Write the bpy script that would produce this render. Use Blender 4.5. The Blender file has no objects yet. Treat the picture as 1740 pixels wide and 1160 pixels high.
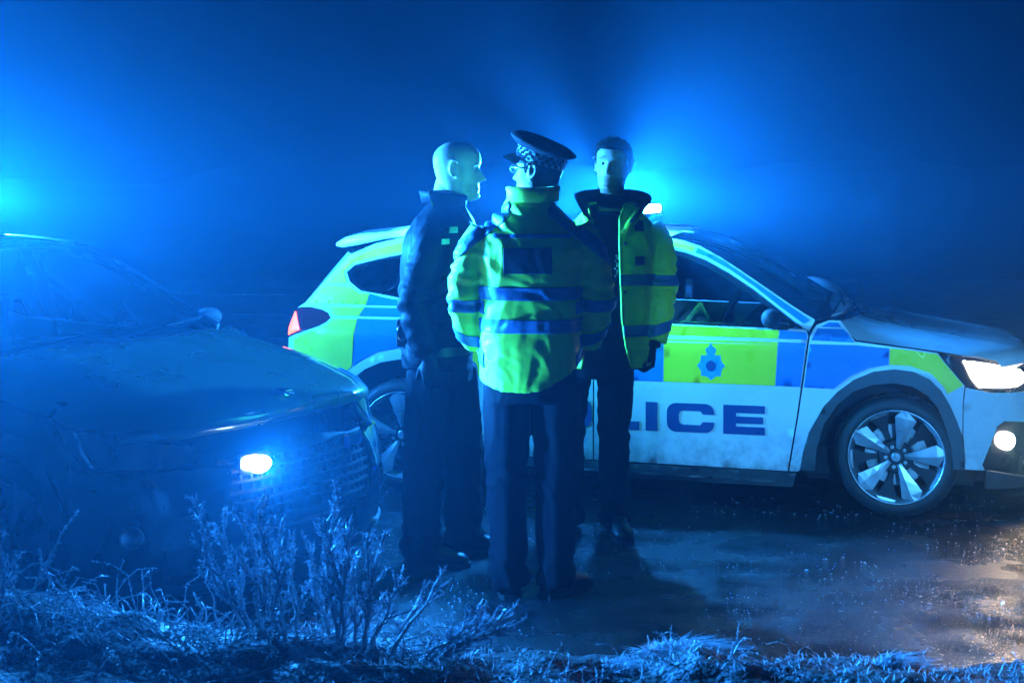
import bpy, bmesh, math, random
import numpy as np
from mathutils import Vector, Matrix, noise
from mathutils.geometry import delaunay_2d_cdt
R = math.radians
SC = bpy.context.scene
COL = SC.collection

# ------------------------------------------------------------------ camera
cam_d = bpy.data.cameras.new('camera'); cam = bpy.data.objects.new('camera', cam_d); COL.objects.link(cam)
cam.location = (0, 0, 1.63); cam.rotation_euler = (R(90), 0, 0)
cam_d.lens = 50.0; cam_d.sensor_width = 36.0; cam_d.shift_y = -250.0/1740.0
cam_d.clip_start = 0.05; cam_d.clip_end = 3000
cam_d.dof.use_dof = True; cam_d.dof.focus_distance = 6.4; cam_d.dof.aperture_fstop = 6.3
SC.camera = cam
# ------------------------------------------------------------------ world: night sky
W = bpy.data.worlds.new('World'); SC.world = W; W.use_nodes = True
nt = W.node_tree; bg = nt.nodes['Background']
sky = nt.nodes.new('ShaderNodeTexSky'); sky.sky_type = 'NISHITA'; sky.sun_disc = False
sky.sun_elevation = R(-6.0); sky.sun_rotation = R(200)
nt.links.new(sky.outputs[0], bg.inputs[0]); bg.inputs[1].default_value = 0.003
# ------------------------------------------------------------------ exposure and sampling
vs = SC.view_settings; vs.view_transform = 'Standard'; vs.look = 'None'; vs.exposure = 0.0; vs.gamma = 1.0
SC.render.engine = 'CYCLES'
cy = SC.cycles
cy.max_bounces = 6; cy.diffuse_bounces = 2; cy.glossy_bounces = 3; cy.transmission_bounces = 4
cy.transparent_max_bounces = 8; cy.volume_bounces = 0; cy.caustics_reflective = False; cy.caustics_refractive = False
cy.sample_clamp_indirect = 4.0; cy.use_denoising = True
# lamp settings (used by the lamp builders further down)
BLUE = (0.016, 0.27, 1.0)
P_NEARBAR, P_FARBAR, P_STROBE, P_HEAD, P_FOG = 13500.0, 15000.0, 520.0, 500.0, 48.0
P_ADDED, P_BEAM = 2500.0, 11000.0
FOG_DENSITY, FOG_COLOR, FOG_G = 0.0043, (0.22, 0.68, 1.0), 0.80

# ------------------------------------------------------------------ helpers
def tag(o, label=None, cat=None, group=None, kind=None):
    if label: o['label'] = label
    if cat: o['category'] = cat
    if group: o['group'] = group
    if kind: o['kind'] = kind
    return o
def empty(name, loc=(0, 0, 0), rz=0, parent=None):
    o = bpy.data.objects.new(name, None); COL.objects.link(o)
    o.location = loc; o.rotation_euler = (0, 0, rz); o.empty_display_size = .2
    if parent: o.parent = parent
    return o
def smooth_mesh(me, on=True):
    me.polygons.foreach_set('use_smooth', [on]*len(me.polygons))
def mk(name, verts, faces, mat, parent=None, smooth=False):
    me = bpy.data.meshes.new(name); me.from_pydata([tuple(map(float, v)) for v in verts], [], faces); me.update()
    if smooth: smooth_mesh(me)
    return mko(name, me, mat, parent)
def mko(name, me, mat, parent=None):
    o = bpy.data.objects.new(name, me); COL.objects.link(o)
    if mat and not me.materials: me.materials.append(mat)
    if parent: o.parent = parent
    return o
def bmo(name, bm, mat, parent=None, smooth=False):
    bmesh.ops.recalc_face_normals(bm, faces=bm.faces)
    me = bpy.data.meshes.new(name); bm.to_mesh(me); bm.free()
    if smooth: smooth_mesh(me)
    return mko(name, me, mat, parent)
class G:
    """collects simple solids into one mesh"""
    def __init__(s): s.v = []; s.f = []
    def add(s, v, f):
        b = len(s.v); s.v += [tuple(map(float, p)) for p in v]; s.f += [tuple(i+b for i in q) for q in f]; return s
    def box(s, c, d, rot=None, taper=1.0):
        x, y, z = d[0]/2, d[1]/2, d[2]/2
        vs = [Vector((sx*x*(taper if sz > 0 else 1), sy*y*(taper if sz > 0 else 1), sz*z)) for sz in (-1, 1) for sy in (-1, 1) for sx in (-1, 1)]
        if rot is not None: vs = [rot @ q for q in vs]
        return s.add([Vector(c)+q for q in vs], [(0,2,3,1),(4,5,7,6),(0,1,5,4),(2,6,7,3),(0,4,6,2),(1,3,7,5)])
    def tube(s, pts, rad, n=6, cap=True, up=(0, 0, 1)):
        """rad: list of r or (ra, rb): ra along side axis, rb along the other"""
        pts = [Vector(p) for p in pts]; rings = []
        up = Vector(up)
        for i, p in enumerate(pts):
            t = (pts[min(i+1, len(pts)-1)]-pts[max(i-1, 0)]).normalized()
            a = t.cross(up)
            if a.length < 1e-3: a = t.cross(Vector((0, 1, 0)))
            a.normalize(); b = a.cross(t).normalized()
            r = rad[i]; ra, rb = r if isinstance(r, (tuple, list)) else (r, r)
            rings.append([p+a*ra*math.cos(2*math.pi*k/n)+b*rb*math.sin(2*math.pi*k/n) for k in range(n)])
        return s.rings(rings, cap)
    def rings(s, rings, cap=True, closed=False):
        n = len(rings[0]); v = [p for r in rings for p in r]; f = []
        m = len(rings)
        for i in range(m if closed else m-1):
            for k in range(n):
                a, b = i*n+k, i*n+(k+1) % n; c = ((i+1) % m)*n
                f.append((a, b, c+(k+1) % n, c+k))
        if cap and not closed: f.append(tuple(range(n-1, -1, -1))); f.append(tuple((m-1)*n+k for k in range(n)))
        return s.add(v, f)
    def ell(s, c, r, rot=None, nu=16, nv=10):
        c = Vector(c); rings = []
        for i in range(1, nv):
            th = math.pi*i/nv
            ring = []
            for k in range(nu):
                ph = 2*math.pi*k/nu
                q = Vector((r[0]*math.sin(th)*math.cos(ph), r[1]*math.sin(th)*math.sin(ph), -r[2]*math.cos(th)))
                ring.append(c+(rot @ q if rot is not None else q))
            rings.append(ring)
        return s.rings(rings)
    def lathe_y(s, prof, n=48, c=(0, 0, 0), closed=False):
        """profile of (radius, y) turned about the y axis"""
        rings = [[(c[0]+r*math.cos(2*math.pi*k/n), c[1]+y, c[2]+r*math.sin(2*math.pi*k/n)) for k in range(n)] for r, y in prof]
        return s.rings(rings, cap=False, closed=closed)
    def obj(s, name, mat, parent=None, smooth=False, bevel=0):
        bm = bmesh.new(); vs = [bm.verts.new(p) for p in s.v]
        for q in s.f:
            try: bm.faces.new([vs[i] for i in q])
            except ValueError: pass
        if bevel: bmesh.ops.bevel(bm, geom=list(bm.edges), offset=bevel, segments=2, profile=.6, affect='EDGES')
        return bmo(name, bm, mat, parent, smooth)
def ease(t): t = max(0., min(1., t)); return t*t*(3-2*t)
def catmull(P, n=8):
    P = [np.array(p, float) for p in P]; Q = [2*P[0]-P[1]]+P+[2*P[-1]-P[-2]]; out = []
    for i in range(1, len(Q)-2):
        for k in range(n):
            t = k/n; a, b, c, d = Q[i-1], Q[i], Q[i+1], Q[i+2]
            out.append(.5*((2*b)+(c-a)*t+(2*a-5*b+4*c-d)*t*t+(3*b-a-3*c+d)*t**3))
    out.append(P[-1]); return out

# ------------------------------------------------------------------ materials
def mat(name, color, rough=.5, metal=0., coat=0., spec=.5, vary=0., vscale=8., bump=0., bscale=60., color2=None, c2_scale=5., c2_lo=.45, c2_hi=.6, coatrough=.05, detail=4., sheen=0.):
    m = bpy.data.materials.new(name); m.use_nodes = True; t = m.node_tree; b = t.nodes['Principled BSDF']
    b.inputs['Base Color'].default_value = (*color, 1); b.inputs['Roughness'].default_value = rough
    b.inputs['Metallic'].default_value = metal; b.inputs['Coat Weight'].default_value = coat
    b.inputs['Coat Roughness'].default_value = coatrough; b.inputs['Specular IOR Level'].default_value = spec
    b.inputs['Sheen Weight'].default_value = sheen
    tc = t.nodes.new('ShaderNodeTexCoord')
    def nz(sc, d=detail):
        n = t.nodes.new('ShaderNodeTexNoise'); n.inputs['Scale'].default_value = sc; n.inputs['Detail'].default_value = d
        t.links.new(tc.outputs['Object'], n.inputs['Vector']); return n
    cur = None
    if color2:
        n = nz(c2_scale); rp = t.nodes.new('ShaderNodeMapRange'); rp.inputs[1].default_value = c2_lo; rp.inputs[2].default_value = c2_hi
        t.links.new(n.outputs[0], rp.inputs[0])
        mx = t.nodes.new('ShaderNodeMix'); mx.data_type = 'RGBA'; mx.inputs[6].default_value = (*color, 1); mx.inputs[7].default_value = (*color2, 1)
        t.links.new(rp.outputs[0], mx.inputs[0]); cur = mx.outputs[2]
    if vary:
        n = nz(vscale); rp = t.nodes.new('ShaderNodeMapRange'); rp.inputs[3].default_value = 1-vary; rp.inputs[4].default_value = 1+vary
        rp.inputs[1].default_value = .3; rp.inputs[2].default_value = .7
        t.links.new(n.outputs[0], rp.inputs[0])
        mx = t.nodes.new('ShaderNodeMix'); mx.data_type = 'RGBA'; mx.blend_type = 'MULTIPLY'; mx.inputs[0].default_value = 1
        if cur: t.links.new(cur, mx.inputs[6])
        else: mx.inputs[6].default_value = (*color, 1)
        t.links.new(rp.outputs[0], mx.inputs[7]); cur = mx.outputs[2]
        r2 = t.nodes.new('ShaderNodeMapRange'); r2.inputs[3].default_value = max(.02, rough-.1); r2.inputs[4].default_value = min(1, rough+.12)
        r2.inputs[1].default_value = .3; r2.inputs[2].default_value = .7
        t.links.new(n.outputs[0], r2.inputs[0]); t.links.new(r2.outputs[0], b.inputs['Roughness'])
    if cur: t.links.new(cur, b.inputs['Base Color'])
    if bump:
        n = nz(bscale); bp = t.nodes.new('ShaderNodeBump'); bp.inputs['Strength'].default_value = 1; bp.inputs['Distance'].default_value = bump
        t.links.new(n.outputs[0], bp.inputs['Height']); t.links.new(bp.outputs[0], b.inputs['Normal'])
    return m
def emis(name, color, strength):
    m = bpy.data.materials.new(name); m.use_nodes = True; b = m.node_tree.nodes['Principled BSDF']
    b.inputs['Base Color'].default_value = (*[c*.3 for c in color], 1); b.inputs['Emission Color'].default_value = (*color, 1)
    b.inputs['Emission Strength'].default_value = strength; m.cycles.emission_sampling = 'NONE'; return m
def glassmat(name, tint=(.25, .28, .3), gloss=.09):
    m = bpy.data.materials.new(name); m.use_nodes = True; t = m.node_tree; t.nodes.clear()
    o = t.nodes.new('ShaderNodeOutputMaterial'); mx = t.nodes.new('ShaderNodeMixShader'); tr = t.nodes.new('ShaderNodeBsdfTransparent')
    gl = t.nodes.new('ShaderNodeBsdfGlossy'); fr = t.nodes.new('ShaderNodeFresnel'); fr.inputs[0].default_value = 1.5
    tr.inputs[0].default_value = (*tint, 1); gl.inputs['Roughness'].default_value = .03
    t.links.new(fr.outputs[0], mx.inputs[0]); t.links.new(tr.outputs[0], mx.inputs[1]); t.links.new(gl.outputs[0], mx.inputs[2]); t.links.new(mx.outputs[0], o.inputs[0])
    return m
M = {}
M['white'] = mat('white_paint', (.80, .80, .80), .30, coat=1, vary=.04, vscale=3, bump=.00002, bscale=200)
def add_spray(m):
    t = m.node_tree; b = t.nodes['Principled BSDF']; src = b.inputs['Base Color'].links[0].from_socket
    tc = t.nodes.new('ShaderNodeTexCoord'); sp = t.nodes.new('ShaderNodeSeparateXYZ'); t.links.new(tc.outputs['Object'], sp.inputs[0])
    n = t.nodes.new('ShaderNodeTexNoise'); n.inputs['Scale'].default_value = 9; n.inputs['Detail'].default_value = 8; n.inputs['Roughness'].default_value = .7; t.links.new(tc.outputs['Object'], n.inputs['Vector'])
    r = t.nodes.new('ShaderNodeMapRange'); r.inputs[1].default_value = .50; r.inputs[2].default_value = .18; t.links.new(sp.outputs[2], r.inputs[0])
    r2 = t.nodes.new('ShaderNodeMapRange'); r2.inputs[1].default_value = .40; r2.inputs[2].default_value = .68; t.links.new(n.outputs[0], r2.inputs[0])
    mu = t.nodes.new('ShaderNodeMath'); mu.operation = 'MULTIPLY'; t.links.new(r.outputs[0], mu.inputs[0]); t.links.new(r2.outputs[0], mu.inputs[1])
    mx = t.nodes.new('ShaderNodeMix'); mx.data_type = 'RGBA'; mx.inputs[7].default_value = (.20, .19, .17, 1); t.links.new(src, mx.inputs[6]); t.links.new(mu.outputs[0], mx.inputs[0]); t.links.new(mx.outputs[2], b.inputs['Base Color'])
add_spray(M['white'])
M['grey_paint'] = mat('silver_yellow_paint', (.07, .115, .06), .30, coat=1, vary=.03, vscale=3, bump=.00002, bscale=200)
M['dark_paint'] = mat('dark_blue_paint', (.004, .010, .024), .32, coat=1, vary=.06, vscale=3, bump=.00002, bscale=200)
M['yellow'] = mat('yellow_vinyl', (.95, .85, .015), .34, coat=.4, vary=.04, vscale=7)
M['blue'] = mat('blue_vinyl', (.01, .20, .62), .34, coat=.4, vary=.05, vscale=7)
M['letter'] = mat('letter_vinyl', (.010, .060, .22), .36, coat=.3, vary=.05)
M['red'] = mat('red_vinyl', (.95, .20, .14), .4, coat=.3, vary=.05)
M['clad'] = mat('black_cladding', (.055, .057, .062), .48, vary=.25, vscale=10, bump=.0006, bscale=300)
M['trim'] = mat('gloss_black_trim', (.012, .012, .013), .2, coat=.6, vary=.1)
M['rubber'] = mat('tyre_rubber', (.022, .022, .023), .6, vary=.3, vscale=14, bump=.001, bscale=120)
M['alloy'] = mat('alloy', (.55, .56, .58), .34, metal=.75, vary=.08, vscale=12)
M['alloy_dark'] = mat('alloy_dark_grey', (.03, .032, .036), .42, metal=.5, vary=.1)  # dark grey metal for spoke webs, hub and fence wire
M['steel'] = mat('steel', (.45, .45, .46), .36, metal=1, vary=.12, vscale=20)
M['chrome'] = mat('chrome', (.8, .8, .82), .12, metal=1, vary=.05)
M['under'] = mat('underbody', (.012, .012, .013), .8, vary=.2)
M['cabin'] = mat('cabin_plastic', (.03, .03, .033), .6, vary=.2)
M['seat'] = mat('seat_fabric', (.04, .042, .05), .85, vary=.2, bump=.002, bscale=150)
M['glass'] = glassmat('window_glass', (.42, .46, .48))
M['lens'] = glassmat('clear_lens', (.9, .92, .95))
M['tail_lens'] = mat('dark_red_lens', (.10, .006, .008), .12, coat=1, vary=.1)
M['tail_lit'] = emis('tail_lamp_light', (1.0, .13, .02), 4.0)
M['blue_lens'] = emis('blue_lens_light', (.30, .60, 1.0), 45.0)
M['blue_dome'] = mat('blue_dome', (.02, .10, .6), .1, coat=1, vary=.05)
M['strobe_lit'] = emis('strobe_light', (.50, .78, 1.0), 60.0)
M['head_lit'] = emis('headlamp_light', (1.0, .86, .70), 26.0)
M['fog_lit'] = emis('fog_lamp_light', (1.0, .93, .80), 40.0)

# ------------------------------------------------------------------ polygons on a curved skin
def inpoly(p, poly):
    x, y = p; c = False; n = len(poly); j = n-1
    for i in range(n):
        xi, yi = poly[i]; xj, yj = poly[j]
        if (yi > y) != (yj > y) and x < (xj-xi)*(y-yi)/(yj-yi)+xi: c = not c
        j = i
    return c
def densify(poly, step):
    out = []
    for i in range(len(poly)):
        a = poly[i]; b = poly[(i+1) % len(poly)]; L = math.hypot(b[0]-a[0], b[1]-a[1]); n = max(1, int(math.ceil(L/step)))
        for k in range(n): out.append((a[0]+(b[0]-a[0])*k/n, a[1]+(b[1]-a[1])*k/n))
    return out
def tri2d(outline, holes=(), step=.04):
    loops = [densify(outline, step)]+[densify(h, step) for h in holes]
    V = []; E = []
    for L in loops:
        b = len(V); V += L; E += [(b+i, b+(i+1) % len(L)) for i in range(len(L))]
    B = np.array(V)
    x0, z0 = B.min(0); x1, z1 = B.max(0)
    x = x0+step*.5
    while x < x1:
        z = z0+step*.5
        while z < z1:
            if inpoly((x, z), loops[0]) and not any(inpoly((x, z), h) for h in loops[1:]):
                if np.min((B[:, 0]-x)**2+(B[:, 1]-z)**2) > (step*.55)**2: V.append((x, z))
            z += step
        x += step
    r = delaunay_2d_cdt([Vector(v) for v in V], E, [], 0, 1e-6)
    vs = [tuple(v) for v in r[0]]; F = []
    for f in r[2]:
        c = (sum(vs[i][0] for i in f)/3, sum(vs[i][1] for i in f)/3)
        if inpoly(c, loops[0]) and not any(inpoly(c, h) for h in loops[1:]): F.append(tuple(f))
    return vs, F
def skin_panel(name, surf, outline, mat_, parent, holes=(), step=.035, off=0., skirt=.018, sides=(-1,), smooth=True):
    """a panel cut to an outline, laid on surf(s, z, off, side), with rolled edges"""
    vs, F = tri2d(outline, holes, step)
    bm = bmesh.new()
    for side in sides:
        bv = [bm.verts.new(surf(s, z, off, side)) for s, z in vs]; fs = []
        for f in F:
            q = [bv[i] for i in f]
            try: fs.append(bm.faces.new(q if side < 0 else q[::-1]))
            except ValueError: pass
        if len(sides) > 1: bmesh.ops.remove_doubles(bm, verts=[v for v in bm.verts], dist=.0004)
    bmesh.ops.recalc_face_normals(bm, faces=bm.faces)
    # make normals point outward (away from the car's middle)
    s = 0
    for f in bm.faces:
        c = f.calc_center_median(); s += f.normal.dot(Vector((c.x-1.3, c.y*3, 0)))
    if s < 0: bmesh.ops.reverse_faces(bm, faces=bm.faces)
    if skirt:
        bm.normal_update()
        edges = [e for e in bm.edges if e.is_boundary]
        nrm = {v: v.normal.copy() for e in edges for v in e.verts}
        r = bmesh.ops.extrude_edge_only(bm, edges=edges)
        bm.verts.ensure_lookup_table()
        new = [g for g in r['geom'] if isinstance(g, bmesh.types.BMVert)]
        old = {tuple(round(c, 6) for c in v.co): n for v, n in nrm.items()}
        for v in new: v.co -= old.get(tuple(round(c, 6) for c in v.co), Vector((0, 0, 0)))*skirt
        for e in edges: e.smooth = False
    me = bpy.data.meshes.new(name); bm.to_mesh(me); bm.free()
    if smooth: smooth_mesh(me)
    return mko(name, me, mat_, parent)

# ------------------------------------------------------------------ car body skin
PLAN = catmull([(-.80, 0), (-.80, .3), (-.795, .55), (-.775, .70), (-.70, .81), (-.5, .868), (-.2, .885), (.4, .89), (1.3, .89), (2.2, .887), (2.7, .882),
                (2.95, .868), (3.12, .82), (3.26, .73), (3.36, .58), (3.43, .38), (3.46, .19), (3.47, 0)], 8)
PX = np.array([p[0] for p in PLAN]); PY = np.array([p[1] for p in PLAN])
PS = np.concatenate([[0], np.cumsum(np.hypot(np.diff(PX), np.diff(PY)))]); PS += 1.3-np.interp(1.3, PX, PS)
_tx, _ty = np.gradient(PX, PS), np.gradient(PY, PS); _l = np.hypot(_tx, _ty)
PNX, PNY = -_ty/_l, _tx/_l
S0, SN = float(PS[0]), float(PS[-1])
TZ = [0, .15, .25, .36, .42, .55, .65, .78, .868, .882, .95, 1.0, 1.1, 1.2, 1.3, 1.38, 1.42, 1.5]
TO = [.05, .03, .004, .004, .006, .007, .003, .003, .0, .014, .045, .07, .12, .17, .225, .28, .33, .4]
NZ = [.1, .2, .33, .5, .6, .7, .8, .9]; NO = [.07, .03, 0., .005, .03, .09, .18, .30]
BZ = [.2, .3, .6, .62, .9, 1.0, 1.3]; BO = [.05, 0., 0., .03, .06, .10, .4]
def make_surf(drop):
    def surf(s, z, off=0., side=-1):
        x = float(np.interp(s, PS, PX)); y = float(np.interp(s, PS, PY))
        nx = float(np.interp(s, PS, PNX)); ny = float(np.interp(s, PS, PNY))
        l = math.hypot(nx, ny); nx /= l; ny /= l
        o = float(np.interp(z, TZ, TO))*ny*ny + (float(np.interp(z, NZ, NO)) if nx > 0 else float(np.interp(z, BZ, BO)))*nx*nx
        o -= off
        zz = z*(1-drop*ease((x-2.2)/1.1))
        return Vector((x-nx*o, side*(y-ny*o), zz))
    return surf
def arc(cx, cz, r, a0, a1, n=14, rx=None):
    rx = rx or r
    return [(cx+rx*math.cos(R(a0+(a1-a0)*i/n)), cz+r*math.sin(R(a0+(a1-a0)*i/n))) for i in range(n+1)]
ARCH_F = [(2.159, .223), (2.175, .32), (2.204, .42), (2.277, .553), (2.345, .63), (2.423, .692), (2.52, .737), (2.624, .752), (2.715, .742), (2.794, .705), (2.85, .65), (2.892, .577), (2.925, .50), (2.945, .43), (2.958, .34), (2.962, .262)]
ARCH_FI = [(2.233, .223), (2.24, .33), (2.277, .464), (2.345, .565), (2.423, .635), (2.52, .672), (2.624, .684), (2.71, .668), (2.78, .628), (2.83, .57), (2.864, .488), (2.893, .39), (2.906, .285), (2.908, .262)]
ARCH_R = [(-.42, .36), (-.40, .48), (-.36, .57), (-.299, .645), (-.237, .69), (-.134, .742), (0, .765), (.13, .752), (.25, .70), (.34, .61), (.41, .50), (.455, .36), (.47, .225)]
ARCH_RI = [(-.385, .36), (-.36, .47), (-.32, .55), (-.26, .62), (-.20, .665), (-.11, .705), (0, .725), (.12, .712), (.22, .665), (.30, .58), (.365, .48), (.405, .36), (.42, .225)]
A_EDGE = [(2.23, .987), (2.17, 1.02), (2.094, 1.066), (1.97, 1.146), (1.844, 1.226), (1.73, 1.296), (1.616, 1.352), (1.53, 1.378), (1.437, 1.395)]
ROOF_E = [(1.437, 1.395), (1.2, 1.415), (1.0, 1.425), (.7, 1.428), (.45, 1.42), (.2, 1.407), (-.095, 1.382), (-.25, 1.345), (-.383, 1.288)]
HATCH_E = [(-.383, 1.288), (-.46, 1.21), (-.536, 1.129), (-.59, 1.07), (-.637, 1.014), (-.70, .985)]
LAMP_R = [(-.70, .985), (-.64, .992), (-.579, .993), (-.50, .983), (-.45, .966), (-.427, .939), (-.45, .915), (-.491, .893), (-.60, .855), (-.734, .812), (-.83, .80), (-.85, .90), (-.80, .97)]
WIN = [(2.172, .945), (1.7, .953), (1.085, .968), (.5, 1.005), (.02, 1.05), (-.12, 1.068), (-.272, 1.088), (-.353, 1.138), (-.387, 1.19), (-.342, 1.229), (-.208, 1.263), (-.072, 1.291), (.5, 1.352), (1.0, 1.366), (1.25, 1.362), (1.443, 1.344), (1.55, 1.320), (1.654, 1.284), (1.78, 1.218), (1.91, 1.137), (2.05, 1.035)]

def loft(name, edge, surf, mat_, parent, bx, bz, n=14, off=0., inset=0., trange=(-1, 1), pw=2., smooth=True):
    """a sheet from the near side edge curve to the far one; bx, bz bulge at the middle"""
    V = []; m = len(edge)
    for i, (s, z) in enumerate(edge):
        p = surf(s, z, off, -1); f = i/(m-1)
        bxx = bx[0]+(bx[1]-bx[0])*f; bzz = bz[0]+(bz[1]-bz[0])*f
        yy = abs(p.y)-inset
        for k in range(n+1):
            t = trange[0]+(trange[1]-trange[0])*k/n; c = 1-abs(t)**pw
            V.append((p.x+bxx*c, t*yy, p.z+bzz*c))
    Fc = [(i*(n+1)+k, i*(n+1)+k+1, (i+1)*(n+1)+k+1, (i+1)*(n+1)+k) for i in range(m-1) for k in range(n)]
    o = mk(name, V, Fc, mat_, parent, smooth)
    bm = bmesh.new(); bm.from_mesh(o.data); bmesh.ops.recalc_face_normals(bm, faces=bm.faces); bm.to_mesh(o.data); bm.free()
    return o

def wheel(parent, x, side, rot, name='wheel'):
    """side -1 is the camera side; built facing -y, then turned"""
    w = empty(name, (x, side*.872, .307), 0 if side < 0 else math.pi, parent)
    g = G(); g.lathe_y([(.232, .02), (.236, .006), (.252, .0), (.276, .003), (.294, .018), (.303, .04), (.306, .06), (.306, .16), (.300, .185), (.28, .20), (.235, .20), (.232, .18)], 56, closed=True)
    ty = g.obj('tyre', M['rubber'], w, True)
    g = G()
    for k in range(56):
        a = 2*math.pi*k/56
        g.box((.306*math.cos(a), .11, .306*math.sin(a)), (.008, .10, .022), Matrix.Rotation(-a, 3, 'Y'))
    g.obj('tread', M['rubber'], ty)
    g = G(); g.lathe_y([(.238, .004), (.240, .012), (.235, .03), (.222, .05), (.214, .09), (.214, .19), (.205, .19), (.206, .085), (.214, .045), (.226, .016), (.232, .004)], 56, closed=True)
    rim = g.obj('rim', M['alloy'], w, True)
    for k in range(5):
        a = R(rot+72*k)
        # spoke: narrow at the hub, flared with a slanting end at the rim
        ca, sa = math.cos(a), math.sin(a)
        def P(r, t, y): return (r*ca-t*sa, y, r*sa+t*ca)
        g = G()
        prof = [(.040, -.012, .010, .026), (.075, -.019, .017, .020), (.12, -.031, .028, .014), (.17, -.046, .044, .010), (.200, -.056, .052, .008), (.234, -.012, .024, .008)]
        rings = [[P(r, a0, y), P(r, a0*.15, y-.004), P(r, b0, y), P(r, b0*.9, y+.035), P(r, a0*.9, y+.035)] for r, a0, b0, y in prof]
        g.rings(rings); g.obj('spoke', M['alloy'], w)
        # dark blade in the rim at each side of the spoke end
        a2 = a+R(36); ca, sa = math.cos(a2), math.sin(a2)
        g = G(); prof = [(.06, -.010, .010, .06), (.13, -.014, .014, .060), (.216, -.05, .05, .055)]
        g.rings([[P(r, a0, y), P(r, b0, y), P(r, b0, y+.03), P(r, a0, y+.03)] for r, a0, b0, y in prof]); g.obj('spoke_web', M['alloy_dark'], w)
        g = G(); c = P(.052, 0, .026); g.tube([(c[0], .034, c[2]), (c[0], .012, c[2])], [.0105, .0105], 6)
        nut = g.obj('wheel_nut', M['steel'], w, False, .002)
        g = G(); prof = [(.213, -.05, .05, .018), (.233, -.03, .03, .011)]
        g.rings([[P(r, a0, y), P(r, b0, y), P(r, b0, y+.02), P(r, a0, y+.02)] for r, a0, b0, y in prof]); g.obj('rim_tab', M['alloy'], w)
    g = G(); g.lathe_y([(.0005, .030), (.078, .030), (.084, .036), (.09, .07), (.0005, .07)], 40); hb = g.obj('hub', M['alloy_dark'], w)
    g = G(); g.lathe_y([(.0005, .010), (.020, .011), (.024, .014), (.026, .032)], 28); g.obj('centre_cap', M['alloy'], hb)
    g = G(); g.lathe_y([(.02, .095), (.155, .095), (.155, .11), (.02, .11)], 48); g.obj('brake_disc', M['steel'], w, False)
    g = G(); a0 = R(-25)
    g.rings([[(r*math.cos(R(a)), y, r*math.sin(R(a))) for r, y in ((.10, .08), (.17, .08), (.172, .125), (.10, .125))] for a in (-40, -25, -10, 5)]); g.obj('brake_caliper', M['steel'], w, False)
    g = G(); g.lathe_y([(.0005, .15), (.213, .15), (.213, .16), (.0005, .16)], 32); g.obj('inner_cover', M['under'], w)
    return w

def fan_light(name, parent, loc, power, color, sigma=.20, sigma_up=.15, base=.03, radius=.035):
    ld = bpy.data.lights.new(name, 'POINT'); ld.energy = power; ld.color = color; ld.shadow_soft_size = radius
    ld.use_nodes = True; t = ld.node_tree; e = t.nodes['Emission']
    geo = t.nodes.new('ShaderNodeNewGeometry'); sx = t.nodes.new('ShaderNodeSeparateXYZ'); t.links.new(geo.outputs['Incoming'], sx.inputs[0])
    up = t.nodes.new('ShaderNodeMath'); up.operation = 'GREATER_THAN'; up.inputs[1].default_value = 0; t.links.new(sx.outputs[2], up.inputs[0])
    sg = t.nodes.new('ShaderNodeMapRange'); sg.inputs[3].default_value = sigma; sg.inputs[4].default_value = sigma_up; t.links.new(up.outputs[0], sg.inputs[0])
    m1 = t.nodes.new('ShaderNodeMath'); m1.operation = 'DIVIDE'; t.links.new(sg.outputs[0], m1.inputs[1]); t.links.new(sx.outputs[2], m1.inputs[0])
    m2 = t.nodes.new('ShaderNodeMath'); m2.operation = 'MULTIPLY'; t.links.new(m1.outputs[0], m2.inputs[0]); t.links.new(m1.outputs[0], m2.inputs[1])
    m3 = t.nodes.new('ShaderNodeMath'); m3.operation = 'ADD'; m3.inputs[1].default_value = 1; t.links.new(m2.outputs[0], m3.inputs[0])
    m4 = t.nodes.new('ShaderNodeMath'); m4.operation = 'DIVIDE'; m4.inputs[0].default_value = 1; t.links.new(m3.outputs[0], m4.inputs[1])
    m5 = t.nodes.new('ShaderNodeMath'); m5.operation = 'ADD'; m5.inputs[1].default_value = base; t.links.new(m4.outputs[0], m5.inputs[0])
    t.links.new(m5.outputs[0], e.inputs['Strength'])
    o = bpy.data.objects.new(name, ld); COL.objects.link(o); o.location = loc; o.parent = parent; return o
def spot_light(name, parent, loc, direction, power, color, size, blend=.6, radius=.04):
    ld = bpy.data.lights.new(name, 'SPOT'); ld.energy = power; ld.color = color; ld.spot_size = R(size); ld.spot_blend = blend; ld.shadow_soft_size = radius
    o = bpy.data.objects.new(name, ld); COL.objects.link(o); o.location = loc; o.parent = parent
    o.rotation_euler = Vector(direction).to_track_quat('-Z', 'Y').to_euler(); return o

def light_bar(car, x, z, power, lit, beam=0):
    b = empty('light_bar', (x, 0, z), 0, car)
    g = G()
    for y in (-.36, .36): g = G(); g.box((0, y, .02), (.10, .05, .05)); g.obj('mounting_foot', M['trim'], b, False, .006)
    g = G(); g.box((0, 0, .055), (.30, .96, .022)); g.obj('base', M['trim'], b, False, .008)
    g = G(); g.box((0, 0, .122), (.27, .94, .018)); g.obj('lid', M['trim'], b, False, .008)
    k = 0
    for y in (-.45, -.30, .30, .45):
        for sx in (-1, 1):
            g = G(); g.box((sx*.105, y, .089), (.05, .12, .044)); g.obj('lens', M['blue_lens'] if lit == 'all' or (y, sx) in lit else M['blue_dome'], b, False, .006); k += 1
    g = G(); g.box((0, 0, .089), (.16, .50, .04)); g.obj('centre_module', M['trim'], b, False, .006)
    for y in (-.52, 0.0, .52):
        fan_light('blue_lamp', b, (0, y, .105 if abs(y) > .1 else .16), power/3, BLUE)
    if beam: spot_light('forward_beam', b, (.17, -.1, .12), (1, .06, -.12), beam, BLUE, 60, .9, .05)
    return b

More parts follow.
